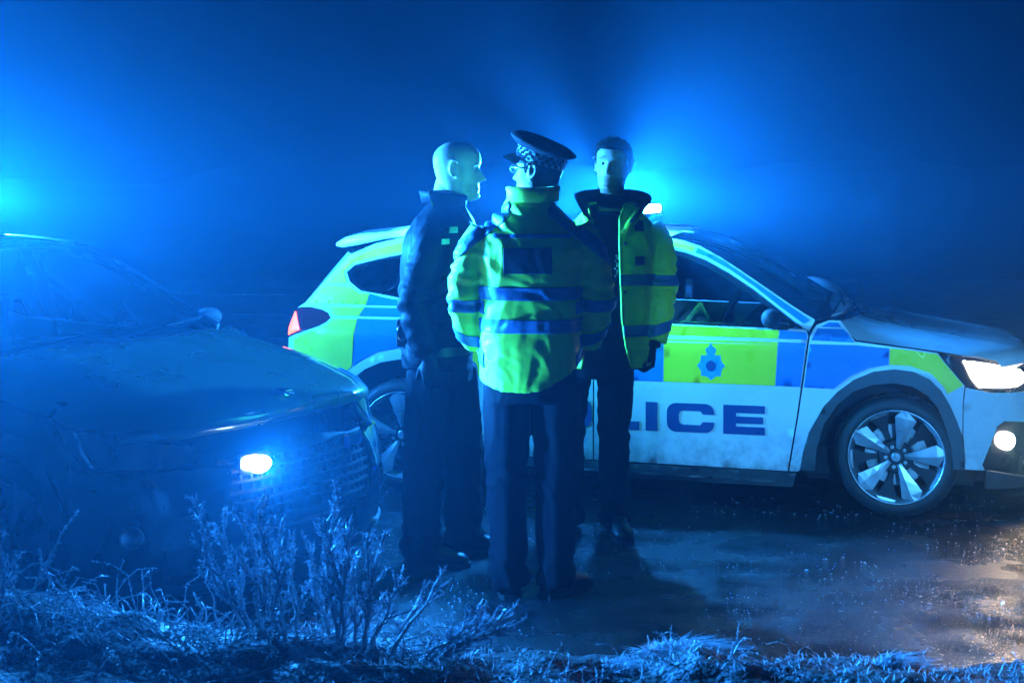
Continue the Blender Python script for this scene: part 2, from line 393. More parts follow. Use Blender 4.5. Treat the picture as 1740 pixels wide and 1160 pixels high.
def chain_text(ch):
    """wide square letters, outline polygons in a unit-high box; returns (width, outline, holes)"""
    if ch == 'I': return .42, [(0, 0), (.42, 0), (.42, 1), (0, 1)], []
    if ch == 'L': return 1.35, [(0, 0), (1.35, 0), (1.35, .30), (.45, .30), (.45, 1), (0, 1)], []
    if ch == 'E': return 1.42, [(0, 0), (1.42, 0), (1.42, .27), (.44, .27), (.44, .375), (1.36, .375), (1.36, .615), (.44, .615), (.44, .73), (1.42, .73), (1.42, 1), (0, 1)], []
    def rr(x0, y0, x1, y1, r, n=5):
        P = []
        for cx, cy_, a in ((x1-r, y0+r, -90), (x1-r, y1-r, 0), (x0+r, y1-r, 90), (x0+r, y0+r, 180)):
            P += [(cx+r*math.cos(R(a+90*i/n)), cy_+r*math.sin(R(a+90*i/n))) for i in range(n+1)]
        return P
    if ch == 'O': return 1.65, rr(0, 0, 1.65, 1, .32), [rr(.42, .26, 1.23, .74, .14)]
    if ch == 'C':
        out = rr(0, 0, 1.65, 1, .32)
        # cut the mouth: walk outer right side, step in along the hollow
        right_lo = [p for p in out if p[0] > 1.3 and p[1] < .5]; right_hi = [p for p in out if p[0] > 1.3 and p[1] > .5]
        left = [p for p in out if p[0] <= 1.3]
        inner = rr(.42, .26, 1.23, .74, .14)
        P = right_lo+[(1.65, .37), (1.23, .37)]
        P += [(1.23, .33), (1.16, .26)]+[(.56, .26), (.46, .30), (.42, .40), (.42, .60), (.46, .70), (.56, .74)]+[(1.16, .74), (1.23, .67), (1.23, .63), (1.65, .63)]
        P += right_hi+left
        return 1.65, P, []
    if ch == 'P': return 1.55, [(0, 0), (.44, 0), (.44, .30), (1.25, .30), (1.48, .40), (1.55, .60), (1.55, .72), (1.48, .92), (1.25, 1), (0, 1)], [[(.44, .55), (1.05, .55), (1.12, .60), (1.12, .70), (1.05, .75), (.44, .75)]]

def build_car(name, label, loc, rz, paint, drop, police, bonnet=None):
    car = empty(name, loc, rz); tag(car, label, 'car')
    surf = make_surf(drop)
    def panel(nm, out, m, **k): return skin_panel(nm, surf, out, m, car, **k)
    # side skins, near (-1) and far (+1)
    for sd in (-1, 1):
        S = (sd,)
        panel('front_wing', [(2.103, .214), (2.150, .50), (2.170, .639), (2.190, .78), (2.207, .905), (2.222, .938), (2.24, .962), (2.30, .985), (2.355, .985), (2.39, .945), (2.432, .884), (2.567, .870), (2.70, .856), (2.832, .838), (2.86, .80), (2.962, .677), (2.953, .60), (2.951, .43)]+ARCH_F[::-1][3:]+[(2.144, .214)], paint, sides=S)
        fd = panel('front_door', [(1.088, .226), (2.095, .214), (2.142, .50), (2.161, .639), (2.181, .78), (2.198, .905), (2.19, .93), (2.172, .938), (1.7, .946), (1.088, .961)], paint, sides=S)
        rd = panel('rear_door', [(.49, .226), (1.080, .226), (1.080, .961), (.5, .998), (.035, 1.043), (.09, .93), (.18, .797), (.268, .69), (.352, .61), (.422, .50), (.468, .36)], paint, sides=S)
        panel('side_frame', A_EDGE+ROOF_E[1:]+HATCH_E[1:]+LAMP_R[1:10]+[(-.76, .80), (-.80, .70), (-.80, .628), (-.34, .628)]+ARCH_R[3:9]+[(.17, .797), (.081, .93), (.026, 1.045)]+WIN[5:]+[(2.178, .942), (2.20, .935), (2.215, .955)], paint, sides=S)
        panel('sill', [(.47, .14), (2.12, .13), (2.14, .205), (2.1, .207), (.49, .218)], M['clad'], sides=S, off=.004)
        g = [(.50, .172), (2.03, .150), (2.03, .160), (.50, .182)]
        panel('sill_highlight', g, M['steel'], sides=S, off=.012, skirt=.008)  # bright steel strip drawn in for the highlight along the dark sill
        panel('wheel_arch_trim', ARCH_F+ARCH_FI[::-1], M['clad'], sides=S, off=.012, skirt=.06, step=.03)
        panel('wheel_arch_trim', ARCH_R+ARCH_RI[::-1], M['clad'] if not police else paint, sides=S, off=.006, skirt=.06, step=.03)
        # glass house
        fr = [(2.13, .955), (1.14, .972), (1.14, 1.335), (1.25, 1.335), (1.43, 1.316), (1.54, 1.292), (1.63, 1.258), (1.76, 1.19), (1.89, 1.108), (2.02, 1.018)]
        rr_ = [(1.03, .975), (.5, 1.012), (.24, 1.035), (.24, 1.308), (.5, 1.328), (1.03, 1.340)]
        qr = [(.18, 1.042), (-.12, 1.074), (-.262, 1.095), (-.340, 1.142), (-.372, 1.19), (-.33, 1.222), (-.20, 1.255), (.18, 1.300)]
        panel('window_frame', WIN, M['trim'], holes=(fr, rr_, qr), sides=S, off=-.012, skirt=.01, step=.06)
        for q in (fr, rr_, qr): panel('side_window', q, M['glass'], sides=S, off=-.018, skirt=0, step=.09)
        for dr, x in ((fd, 1.20), (rd, .22)):
            h = skin_panel('door_handle', surf, [(x, .835), (x+.19, .830), (x+.19, .858), (x, .863)], M['trim'] if not police else paint, dr, step=.05, off=.028, skirt=.022, sides=S)
        # tail lamp
        tl = panel('tail_lamp', LAMP_R, M['tail_lens'], sides=S, off=-.004, step=.03)
        if police: skin_panel('lit_segment', surf, [(-.81, .955), (-.705, .965), (-.612, .868), (-.72, .832), (-.81, .828)], M['tail_lit'], tl, step=.03, off=.002, skirt=0, sides=S)
        # head lamp: housing, reflector, lens
        hl = [(2.842, .832), (2.90, .757), (2.967, .677), (3.10, .650), (3.3, .645), (3.48, .66), (3.52, .70), (3.48, .745), (3.3, .772), (3.05, .808)]
        hp = panel('headlight', hl, M['trim'], sides=S, off=-.03, step=.05, skirt=.02)
        inner = [(2.972, .792), (3.0, .797), (3.05, .790), (3.3, .752), (3.46, .73), (3.48, .70), (3.44, .675), (3.3, .660), (3.12, .662), (3.06, .668), (3.02, .715)]
        skin_panel('reflector', surf, inner, M['head_lit'] if police else M['steel'], hp, step=.06, off=-.022, skirt=0, sides=S)
        skin_panel('light_guide', surf, [(2.958, .800), (2.972, .800), (3.015, .715), (3.055, .665), (3.04, .664), (3.0, .712)], M['head_lit'] if police else M['chrome'], hp, step=.03, off=-.018, skirt=0, sides=S)
        skin_panel('lens', surf, hl, M['lens'], hp, step=.06, off=-.004, skirt=0, sides=S)
        # fog lamp recess
        rc = panel('fog_lamp_recess', [(3.03, .20), (3.035, .29), (3.12, .475), (3.16, .50), (3.49, .475), (3.50, .33), (3.42, .20)], M['trim'], sides=S, off=-.05, skirt=.02)
        c = surf(3.20, .395, -.035, sd); nn = (surf(3.20, .395, .1, sd)-surf(3.20, .395, 0, sd)).normalized()
        rot = Vector((0, -1, 0)).rotation_difference(nn).to_matrix()
        g = G(); g.lathe_y([(.0005, 0), (.036, 0), (.044, -.012), (.044, .03)], 24); g.v = [tuple(c+rot @ Vector(p)) for p in g.v]
        g.obj('fog_lamp', M['fog_lit'] if police else M['steel'], rc, True)
        if police:
            spot_light('fog_beam', car, c+nn*.03, (1, nn.y*.7, -.15), P_FOG, (1, .72, .42), 165)
            spot_light('head_glow', car, surf(3.16, .72, .06, sd), (.75, nn.y, -.05), P_FOG*.6, (1, .80, .58), 170)
            spot_light('head_beam', car, surf(3.32, .70, .03, sd), (1, 0, -.09), P_HEAD, (1, .86, .68), 75)
        # wing mirror
        g = G(); big = police and sd > 0; g.ell((2.20 if big else 2.02, sd*.985, 1.015 if big else 1.0), (.155, .10, .072) if big else (.05, .085, .05), Matrix.Rotation(R(24 if big else 0), 3, 'Y'), 16, 10); g.obj('wing_mirror', M['clad'] if big else M['under'], car, True)
        g = G(); g.box((2.06, sd*.87, .955), (.09, .10, .035)); g.obj('mirror_stalk', M['trim'], car, False, .01)
    both = (-1, 1)
    # bumpers, grille, valance
    panel('front_bumper', [(2.957, .262), (3.062, .258), (3.05, .287), (3.128, .475), (3.169, .50), (3.50, .475), (3.51, .33), (3.44, .24), (3.5, .205), (SN, .195), (SN, .375), (SN-.36, .375), (SN-.50, .48), (SN-.46, .632), (3.5, .652), (3.3, .636), (3.10, .641), (2.968, .668), (2.958, .60), (2.956, .43), (2.966, .30)], paint, sides=both)
    panel('lower_valance', [(3.08, .16), (SN, .13), (SN, .188), (3.4, .195), (3.1, .25), (3.08, .25)], M['clad'], sides=both, off=-.004)
    gp = panel('grille', [(SN, .36), (SN-.37, .36), (SN-.52, .48), (SN-.47, .645), (SN, .70)], M['under'], sides=both, off=-.07, skirt=0)
    for k in range(7):
        z = .40+k*.042; w = .38+.12*math.sin(min(1, k/3.)*1.57)
        skin_panel('slat', surf, [(SN-w, z), (SN, z), (SN, z+.011), (SN-w, z+.011)], M['under'], gp, step=.05, off=-.018, skirt=.03, sides=both)
    for k, sd in [(k, sd) for k in range(9) for sd in (-1, 1)]:
        s = SN-.04-k*.052
        skin_panel('grille_bar', surf, [(s-.004, .39), (s+.004, .39), (s+.004, .66), (s-.004, .66)], M['under'], gp, step=.08, off=-.026, skirt=.02, sides=(sd,))
    skin_panel('grille_surround', surf, [(SN, .362), (SN-.375, .362), (SN-.525, .48), (SN-.475, .65), (SN-.457, .636), (SN-.50, .482), (SN-.362, .378), (SN, .378)], M['chrome'], gp, step=.05, off=.006, skirt=.03, sides=both)
    panel('rear_bumper', [(S0, .24), (-.42, .26), (-.42, .36), (-.40, .48), (-.365, .57), (-.345, .622), (-.60, .622), (S0, .622)], paint, sides=both)
    # bonnet
    be = [(2.335, .975), (2.39, .935), (2.436, .892), (2.567, .878), (2.70, .864), (2.846, .845), (2.95, .828), (3.05, .815), (3.14, .798)]
    zt = np.interp([b[0] for b in be], [2.33, 2.44, 2.57, 2.85, 3.03, 3.14], [.985, .982, .968, .922, .872, .815])
    V = []; n = 28
    for i, (s, z) in enumerate(be):
        p = surf(s, z, 0, -1); f = (p.x-2.33)/(3.12-2.33); B = .16+.07*f; ex = 2+2*f
        for k in range(n+1):
            t = -1+2*k/n; c = 1-abs(t)**ex
            zz = z+(max(.008, (float(np.interp(s, [2.33, 2.44, 2.57, 2.85, 3.03, 3.14], [.983, .955, .928, .878, .848, .815])) if police else zt[i])-z))*(1-abs(t)**6)+(.0 if police else .02)*c+(.006 if police else .010)*math.exp(-((abs(t)-.62)/.07)**2)*(1-f*.5)
            x = p.x+B*c
            V.append((x, t*abs(p.y), zz*(1-drop*ease((x-2.2)/1.1))))
    # rolled front lip
    m = len(be)
    for k in range(n+1):
        x, y, z = V[(m-1)*(n+1)+k]; V.append((x+.018, y*1.0, z-.03))
    for k in range(n+1):
        x, y, z = V[m*(n+1)+k]; V.append((x-.05, y*.98, z-.03))
    m += 2
    Fc = [(i*(n+1)+k, i*(n+1)+k+1, (i+1)*(n+1)+k+1, (i+1)*(n+1)+k) for i in range(m-1) for k in range(n)]
    bo = mk('bonnet', V, Fc, bonnet or paint, car, True)
    bm = bmesh.new(); bm.from_mesh(bo.data); bmesh.ops.recalc_face_normals(bm, faces=bm.faces); bm.to_mesh(bo.data); bm.free()
    # badge on the bonnet's front
    x, y, z = V[(len(be)-2)*(n+1)+n//2]
    g = G(); g.lathe_y([(.001, -.010), (.024, -.010), (.033, -.004), (.035, .004), (.001, .006)], 28)
    rt = Matrix.Rotation(R(70), 3, 'X'); rt2 = Matrix.Rotation(R(-90), 3, 'Z')
    g.v = [tuple(Vector((x+.01, y, z-.002))+rt2 @ (rt @ Vector((p[0]*1.5, p[1], p[2])))) for p in g.v]; g.obj('badge', M['chrome'], bo, True)
    # windscreen, roof, tailgate
    loft('windscreen', [(s-.012, z-.008) for s, z in A_EDGE], surf, M['glass'], car, (.20, .08), (.03, .04), inset=.035, off=-.01)
    loft('scuttle', [(2.27, .96), (2.225, .977)], surf, M['trim'], car, (.17, .20), (.02, .02), inset=.03)
    roof = loft('roof', ROOF_E[:8], surf, paint, car, (.08, -.05), (.045, .03), inset=.004, n=20)
    loft('tailgate', HATCH_E+[(-.76, .93), (-.80, .80), (-.80, .66)], surf, paint, car, (-.12, -.03), (.02, .0), inset=.006, pw=4)
    loft('rear_window', HATCH_E[:5], surf, M['trim'], car, (-.13, -.13), (.025, .02), inset=.10, pw=4, off=0)
    g = G(); xs = [(-.06, 1.392, 1.412), (-.20, 1.372, 1.406), (-.36, 1.338, 1.392), (-.46, 1.322, 1.370), (-.505, 1.330, 1.346)]
    rings = []
    for x, zb, ztop in xs:
        w = .60-.05*max(0, (-x-.3)/.2)
        ring = [(x-.06*(1-(t/w)**2), t, zb+.02*(1-(t/w)**2)) for t in np.linspace(-w, w, 12)]+[(x-.06*(1-(t/w)**2), t, ztop+.03*(1-(t/w)**2)) for t in np.linspace(w, -w, 12)]
        rings.append(ring)
    g.rings(rings); g.obj('spoiler', paint, car, True)
    # wipers
    for y0, y1 in ((-.50, .02), (.08, .60)):
        g = G(); g.tube([(2.36-.10*abs(y0), y0, 1.0), (2.34-.1*y1*y1, y1, 1.04)], [.008, .006], 6); g.obj('wiper', M['trim'], car)
    # underbody, cabin
    g = G(); g.box((1.3, 0, .24), (3.9, 1.35, .14)); g.box((1.25, 0, .3), (1.35, 1.60, .10)); g.obj('underbody', M['under'], car)
    for x in (0.02, 2.60):
        for sd in (-1, 1): g = G(); g.box((x, sd*.565, .44), (.84, .04, .62)); g.box((x, sd*.70, .745), (.5, .30, .02)); g.obj('wheel_well', M['under'], car)
    g = G(); g.box((2.05, 0, .90), (.42, 1.45, .16)); g.obj('dashboard', M['cabin'], car, False, .05)
    for y in (-.37, .37):
        for x in (1.05, .10):
            st = G(); st.box((x+.2, y, .52), (.5, .48, .16)); st.box((x-.08, y, .83), (.14, .48, .56), Matrix.Rotation(R(-14), 3, 'Y')); st.box((x-.17, y, 1.17), (.09, .25, .16))
            st.obj('seat', M['seat'], car, True, .04)
    g = G(); g.rings([[Vector((1.72, -.37, .93))+Matrix.Rotation(R(-65), 3, 'Y') @ Vector(((.175+.014*math.cos(a))*math.cos(b), (.175+.014*math.cos(a))*math.sin(b), .014*math.sin(a))) for a in [2*math.pi*k/8 for k in range(8)]] for b in [2*math.pi*k/28 for k in range(28)]], False, True)
    g.box((1.74, -.37, .93), (.03, .32, .05)); g.obj('steering_wheel', M['cabin'], car, True)
    for x, r in ((2.632, 5), (0.004, 23)):
        wheel(car, x, -1, r); wheel(car, x, 1, r+13)
    return car, surf

# ------------------------------------------------------------------ ground, road, verge
def ground_mat(name, base, base2, rlo, rhi, wet_scale, frost=(.55, .6, .7), frost_amt=.0, bump=.012, grain=90):
    m = bpy.data.materials.new(name); m.use_nodes = True; t = m.node_tree; b = t.nodes['Principled BSDF']
    tc = t.nodes.new('ShaderNodeTexCoord')
    def nz(sc, d=5, vec=None):
        n = t.nodes.new('ShaderNodeTexNoise'); n.inputs['Scale'].default_value = sc; n.inputs['Detail'].default_value = d
        t.links.new(vec or tc.outputs['Object'], n.inputs['Vector']); return n
    def rng(n, lo, hi, a, c):
        r = t.nodes.new('ShaderNodeMapRange'); r.inputs[1].default_value = lo; r.inputs[2].default_value = hi; r.inputs[3].default_value = a; r.inputs[4].default_value = c
        t.links.new(n.outputs[0], r.inputs[0]); return r
    n1 = nz(2.2); n2 = nz(grain, 3); n3 = nz(wet_scale, 6); n4 = nz(14, 6)
    mx = t.nodes.new('ShaderNodeMix'); mx.data_type = 'RGBA'; mx.inputs[6].default_value = (*base, 1); mx.inputs[7].default_value = (*base2, 1)
    t.links.new(rng(n2, .35, .65, 0, 1).outputs[0], mx.inputs[0])
    fr = t.nodes.new('ShaderNodeMix'); fr.data_type = 'RGBA'; fr.inputs[7].default_value = (*frost, 1)
    t.links.new(mx.outputs[2], fr.inputs[6])
    mu = t.nodes.new('ShaderNodeMath'); mu.operation = 'MULTIPLY'
    t.links.new(rng(n4, .48, .70, 0, 1).outputs[0], mu.inputs[0]); t.links.new(rng(n1, .40, .62, 0, frost_amt).outputs[0], mu.inputs[1])
    t.links.new(mu.outputs[0], fr.inputs[0]); t.links.new(fr.outputs[2], b.inputs['Base Color'])
    t.links.new(rng(n3, .36, .60, rlo, rhi).outputs[0], b.inputs['Roughness'])
    bp = t.nodes.new('ShaderNodeBump'); bp.inputs['Distance'].default_value = bump; bp.inputs['Strength'].default_value = .9
    ad = t.nodes.new('ShaderNodeMath'); ad.operation = 'MULTIPLY_ADD'; ad.inputs[1].default_value = 1.6
    n5 = nz(34, 4)
    t.links.new(n2.outputs[0], ad.inputs[0]); t.links.new(n5.outputs[0], ad.inputs[2])
    t.links.new(ad.outputs[0], bp.inputs['Height']); t.links.new(bp.outputs[0], b.inputs['Normal'])
    b.inputs['Specular IOR Level'].default_value = .6
    return m
M['road'] = ground_mat('icy_tarmac', (.006, .006, .007), (.016, .016, .018), .08, .30, 3.0, frost_amt=.05, bump=.009, grain=150)
M['moor'] = ground_mat('frosted_moor', (.006, .0065, .005), (.014, .015, .012), .8, .98, 3.0, frost_amt=.06, bump=.03, grain=30)
M['verge'] = ground_mat('frosted_soil', (.022, .020, .016), (.05, .05, .045), .6, .95, 5.0, frost_amt=.75, bump=.02, grain=60)
def sheet(name, x0, x1, y0, y1, nx, ny, zf, m):
    V = [(x0+(x1-x0)*i/nx, y0+(y1-y0)*j/ny, zf(x0+(x1-x0)*i/nx, y0+(y1-y0)*j/ny)) for j in range(ny+1) for i in range(nx+1)]
    Fc = [(j*(nx+1)+i, j*(nx+1)+i+1, (j+1)*(nx+1)+i+1, (j+1)*(nx+1)+i) for j in range(ny) for i in range(nx)]
    return mk(name, V, Fc, m, None, True)
tag(sheet('ground', -600, 600, -200, 1000, 24, 24, lambda x, y: -.012, M['moor']), kind='structure')
def added_hill_z(x, y): return 2.1*ease((y-27)/7)*ease((42.5-y)/6)*(1+.35*noise.fractal((x*.11, y*.12, 1.7), .8, 2.1, 4))-.05
M['added_hill'] = mat('added_hill_black', (.0012, .0013, .001), .95, spec=.0, vary=.4, vscale=.8)
tag(sheet('added_hill', -34, 34, 27, 42.5, 90, 24, added_hill_z, M['added_hill']), kind='structure')  # added near-black rise, hides the bright glint along the flat horizon
def road_z(x, y): return .0 + .004*(noise.noise((x*1.3, y*1.3, 0))) - .002
tag(sheet('road', -14, 14, 3.0, 10.8, 140, 60, road_z, M['road']), kind='structure')
def bank_z(x, y):
    crest = float(np.interp(x, [-4, -1.5, -1.0, -.5, 0., .6, 2.5], [.56, .53, .42, .38, .345, .315, .28]))
    # rises from the near ditch to a crest about four metres out, then falls to the road
    a = ease((y-2.2)/.6); b = 1-ease((y-3.95)/.85)
    z = crest*a*b
    n = noise.fractal((x*2.3, y*2.3, 3.1), .8, 2.1, 4)*.055 + noise.noise((x*7, y*7, 1))*.012
    return z + n*min(1, z*5) - .03*(1-min(1, z*8))
tag(sheet('verge', -3.6, 3.8, 2.2, 4.95, 210, 100, bank_z, M['verge']), kind='structure')

# ------------------------------------------------------------------ the two cars
pc, psurf = build_car('police_car', 'white police hatchback with yellow and blue chequered side behind the officers', (-.393, 8.661, 0), R(-14.7), M['white'], 0., True)
light_bar(pc, 1.10, 1.455, P_FARBAR, 'all')
def decal(nm, poly, m, parent=pc, off=.0035, step=.03, holes=()): return skin_panel(nm, psurf, poly, m, parent, holes=holes, step=step, off=off, skirt=0, sides=(-1,))
YEL = [
 [(1.471, .893), (2.046, .889), (2.052, .931), (1.483, .944)], [(1.459, .652), (2.032, .650), (2.046, .874), (1.463, .876)],
 [(2.599, .774), (2.70, .770), (2.80, .735), (2.86, .672), (2.878, .636), (2.955, .680), (2.90, .747), (2.828, .834), (2.70, .850), (2.602, .856)],
 [(.1, 1.322), (.1, 1.366), (-.095, 1.354), (-.25, 1.318), (-.372, 1.262), (-.505, 1.128), (-.365, 1.128), (-.402, 1.19), (-.352, 1.242), (-.21, 1.277), (-.072, 1.304)],
 [(-.52, 1.112), (-.606, 1.018), (-.228, 1.012), (-.216, 1.076), (-.276, 1.074), (-.345, 1.112)],
 [(-.46, 1.000), (-.43, .975), (-.415, .953), (-.258, .953), (-.232, 1.000)],
 [(-.412, .938), (-.262, .938), (-.272, .80), (-.281, .676), (-.32, .645), (-.66, .645), (-.66, .812), (-.60, .840), (-.49, .878), (-.44, .900)],
 [(.1, 1.372), (.1, 1.402), (.5, 1.412), (.5, 1.362)], [(1.2, 1.375), (1.2, 1.402), (1.437, 1.384), (1.595, 1.350), (1.582, 1.322), (1.443, 1.356)],
 [(.42, .653), (.78, .653), (.78, .876), (.42, .876)], [(.42, .893), (.78, .893), (.78, .965), (.42, .985)]]
for q in YEL: decal('yellow_panel', q, M['yellow'])
BLU = [
 [(1.092, .893), (1.466, .893), (1.478, .944), (1.092, .952)], [(1.092, .653), (1.454, .652), (1.458, .876), (1.092, .876)],
 [(2.036, .650), (2.158, .648), (2.188, .872), (2.050, .874)], [(2.051, .889), (2.192, .889), (2.188, .922), (2.057, .931)],
 [(2.178, .646), (2.325, .644), (2.41, .712), (2.50, .755), (2.594, .774), (2.597, .856), (2.44, .868), (2.207, .868)],
 [(2.213, .886), (2.428, .880), (2.395, .925), (2.372, .945), (2.245, .945)], [(2.26, .953), (2.365, .952), (2.345, .975), (2.30, .976)],
 [(-.22, 1.012), (-.21, 1.073), (-.13, 1.056), (.016, 1.036), (.028, 1.012)], [(-.25, .953), (-.226, 1.0), (.033, 1.0), (.060, .953)],
 [(-.255, .938), (-.272, .680), (-.23, .712), (-.13, .764), (0, .788), (.13, .776), (.225, .734), (.165, .792), (.072, .925), (.065, .938)],
 [(1.605, 1.343), (1.73, 1.285), (1.844, 1.215), (1.97, 1.135), (2.094, 1.055), (2.205, .985), (2.175, .965), (2.05, 1.050), (1.91, 1.152), (1.78, 1.234), (1.655, 1.298), (1.597, 1.316)],
 [(.785, .653), (1.076, .653), (1.076, .876), (.785, .876)], [(.785, .893), (1.076, .893), (1.076, .950), (.785, .962)], [(.31, .70), (.415, .653), (.415, .876), (.155, .876)]]
for q in BLU: decal('blue_panel', q, M['blue'])
x0 = {'P': .54, 'O': .83, 'L': 1.128, 'I': 1.363, 'C': 1.475, 'E': 1.768}
for ch, x in x0.items():
    w, out, hol = chain_text(ch); h = .150
    o = decal('letter', [(x+p[0]*h, .393+p[1]*h) for p in out], M['letter'], step=.02, holes=[[(x+p[0]*h, .393+p[1]*h) for p in q] for q in hol])
    o['label'] = 'dark blue capital letter ' + ch + ' on the door'
cr = []
for k in range(24):
    a = R(90-k*15); r = .074 if k % 3 == 0 else (.062 if k % 3 == 2 else .060)
    cr.append((1.705+r*.98*math.cos(a), .742+r*1.02*math.sin(a)))
crown = [(1.683, .806), (1.677, .826), (1.688, .838), (1.697, .842), (1.700, .852), (1.705, .862), (1.710, .852), (1.713, .842), (1.722, .838), (1.733, .826), (1.727, .806)]
cr = [p for p in cr if not (p[1] > .806 and abs(p[0]-1.705) < .03)]
i0 = min(range(len(cr)), key=lambda i: (cr[i][0] < 1.705, -cr[i][1]))
cr = cr[i0:]+cr[:i0]
decal('crest', cr+crown, mat('crest_vinyl', (.03, .32, .75), .35, coat=.3, vary=.15, vscale=60), off=.004, step=.02)['label'] = 'pale blue star crest with a crown on the yellow door panel'
decal('crest_disc', [(1.705+.026*math.cos(R(a)), .742+.028*math.sin(R(a))) for a in range(0, 360, 24)], M['letter'], off=.006, step=.02)
loft('red_roof_panel', [(1.40, 1.398), (1.25, 1.410)], psurf, M['red'], pc, (.08, .065), (.049, .047), n=6, trange=(-.05, .35), off=.004)
nc, nsurf = build_car('parked_car', 'dark patrol car with pale bonnet in the left foreground, blue strobe lit in its grille', (-3.80, 7.42, 0), R(-29), M['dark_paint'], .07, False, M['grey_paint'])
for q in ([(3.17, .58), (3.215, .59), (3.305, .37), (3.262, .355)], [(3.262, .352), (3.305, .366), (3.22, .235), (3.15, .235)], [(3.08, .19), (3.5, .165), (3.5, .205), (3.08, .232)]):
    skin_panel('bumper_highlight', nsurf, q, M['white'], nc, step=.03, off=.012, skirt=.02, sides=(1,))  # white strips stand in for the lit highlights on the far bumper corner
light_bar(nc, .87, 1.455, P_NEARBAR, 'all', P_BEAM)
c = nsurf(SN-.33, .635, .0, -1); nn = (nsurf(SN-.33, .635, .1, -1)-c).normalized()
g = G(); rot = Vector((1, 0, 0)).rotation_difference(nn).to_matrix()
g.ell(c+nn*.020, (.022, .054, .034), rot, 20, 10); sl = g.obj('grille_strobe', M['strobe_lit'], nc, True)
g = G(); g.box(c-nn*.016, (.02, .16, .085), rot); g.obj('strobe_bezel', M['trim'], sl, False, .006)
spot_light('strobe_beam', nc, c+nn*.05, nn+Vector((0, 0, -.12)), P_STROBE, BLUE, 150, .5, .03)
c = nsurf(SN-.33, .635, .0, 1); nn = (nsurf(SN-.33, .635, .1, 1)-c).normalized(); g = G(); rot = Vector((1, 0, 0)).rotation_difference(nn).to_matrix()
g.box(c, (.025, .13, .055), rot); g.obj('grille_strobe', M['blue_dome'], nc, False, .006)
# ------------------------------------------------------------------ added tripod lamp, unseen behind the camera, to brighten the police car's front
wl = empty('added_lamp', (1.75, -1.0, 0)); tag(wl, 'added tripod lamp behind the camera, out of view, brightening the police car front', 'lamp')
for k in range(3):
    a = R(90+120*k); g = G(); g.tube([(.38*math.cos(a), .38*math.sin(a), 0), (.03*math.cos(a), .03*math.sin(a), .75)], [.012, .012], 8); g.obj('leg', M['steel'], wl, True)
g = G(); g.tube([(0, 0, .7), (0, 0, 2.02)], [.014, .014], 10); g.obj('pole', M['steel'], wl, True)
g = G(); g.box((0, 0, 2.10), (.22, .10, .16)); lh = g.obj('lamp_head', M['trim'], wl, False, .01)
g = G(); g.box((0, .055, 2.10), (.19, .012, .13)); g.obj('lens', emis('added_lamp_light', (.4, .75, 1.0), 8.0), lh, False, .003)
spot_light('added_beam', wl, (0, .09, 2.10), Vector((2.02, 7.1, .86))-Vector((1.75, -.9, 2.10)), P_ADDED, (.06, .40, 1.0), 21.5, .55, .06)

# ------------------------------------------------------------------ people
def remeshed(g, voxel, sm=3, fac=.5):
    bm = bmesh.new(); vs = [bm.verts.new(p) for p in g.v]
    for q in g.f:
        try: bm.faces.new([vs[i] for i in q])
        except ValueError: pass
    bmesh.ops.recalc_face_normals(bm, faces=bm.faces)
    me = bpy.data.meshes.new('tmp'); bm.to_mesh(me); bm.free()
    o = bpy.data.objects.new('tmp', me); COL.objects.link(o)
    md = o.modifiers.new('r', 'REMESH'); md.mode = 'VOXEL'; md.voxel_size = voxel
    if sm: ms = o.modifiers.new('s', 'SMOOTH'); ms.iterations = sm; ms.factor = fac
    dg = bpy.context.evaluated_depsgraph_get(); dg.update()
    out = bpy.data.meshes.new_from_object(o.evaluated_get(dg)); bpy.data.objects.remove(o); bpy.data.meshes.remove(me)
    smooth_mesh(out); return out
def displace(me, fn):
    n = len(me.vertices); co = np.empty(n*3); no = np.empty(n*3)
    me.vertices.foreach_get('co', co); me.vertices.foreach_get('normal', no)
    co = co.reshape(-1, 3); no = no.reshape(-1, 3)
    d = np.array([fn(Vector(p), Vector(q)) for p, q in zip(co, no)])
    me.vertices.foreach_set('co', (co+no*d[:, None]).ravel()); me.update()
def folds(amp, seed, vert=1.0, fx=5., fz=13., fine=.0015):
    def f(p, n):
        w = noise.noise((p.x*4+seed, p.y*4, p.z*4))*.9
        a = 1-abs(noise.noise((p.x*fx+w, p.y*fx+seed, p.z*fz+w*3+p.x*6)))*2.2
        b = 1-abs(noise.noise((p.x*15+seed, p.y*15+w, p.z*7+w*2)))*2.2
        return amp*(a-.4)*vert+amp*.6*(b-.4)+fine*noise.noise((p.x*45, p.y*45, p.z*45+seed))
    return f
HC = [-.128, -.118, -.105, -.09, -.07, -.05, -.03, -.01, .01, .03, .05, .07, .088, .102, .112, .118]
HF = [.050, .078, .088, .087, .083, .084, .083, .082, .083, .091, .093, .088, .075, .056, .034, .004]
HB = [.045, .052, .058, .064, .072, .080, .088, .094, .099, .102, .102, .096, .082, .062, .038, .004]
HW = [.030, .043, .053, .059, .063, .066, .069, .0715, .074, .0765, .0775, .074, .064, .049, .030, .004]
def gauss(x, m, s): return math.exp(-((x-m)/s)**2)
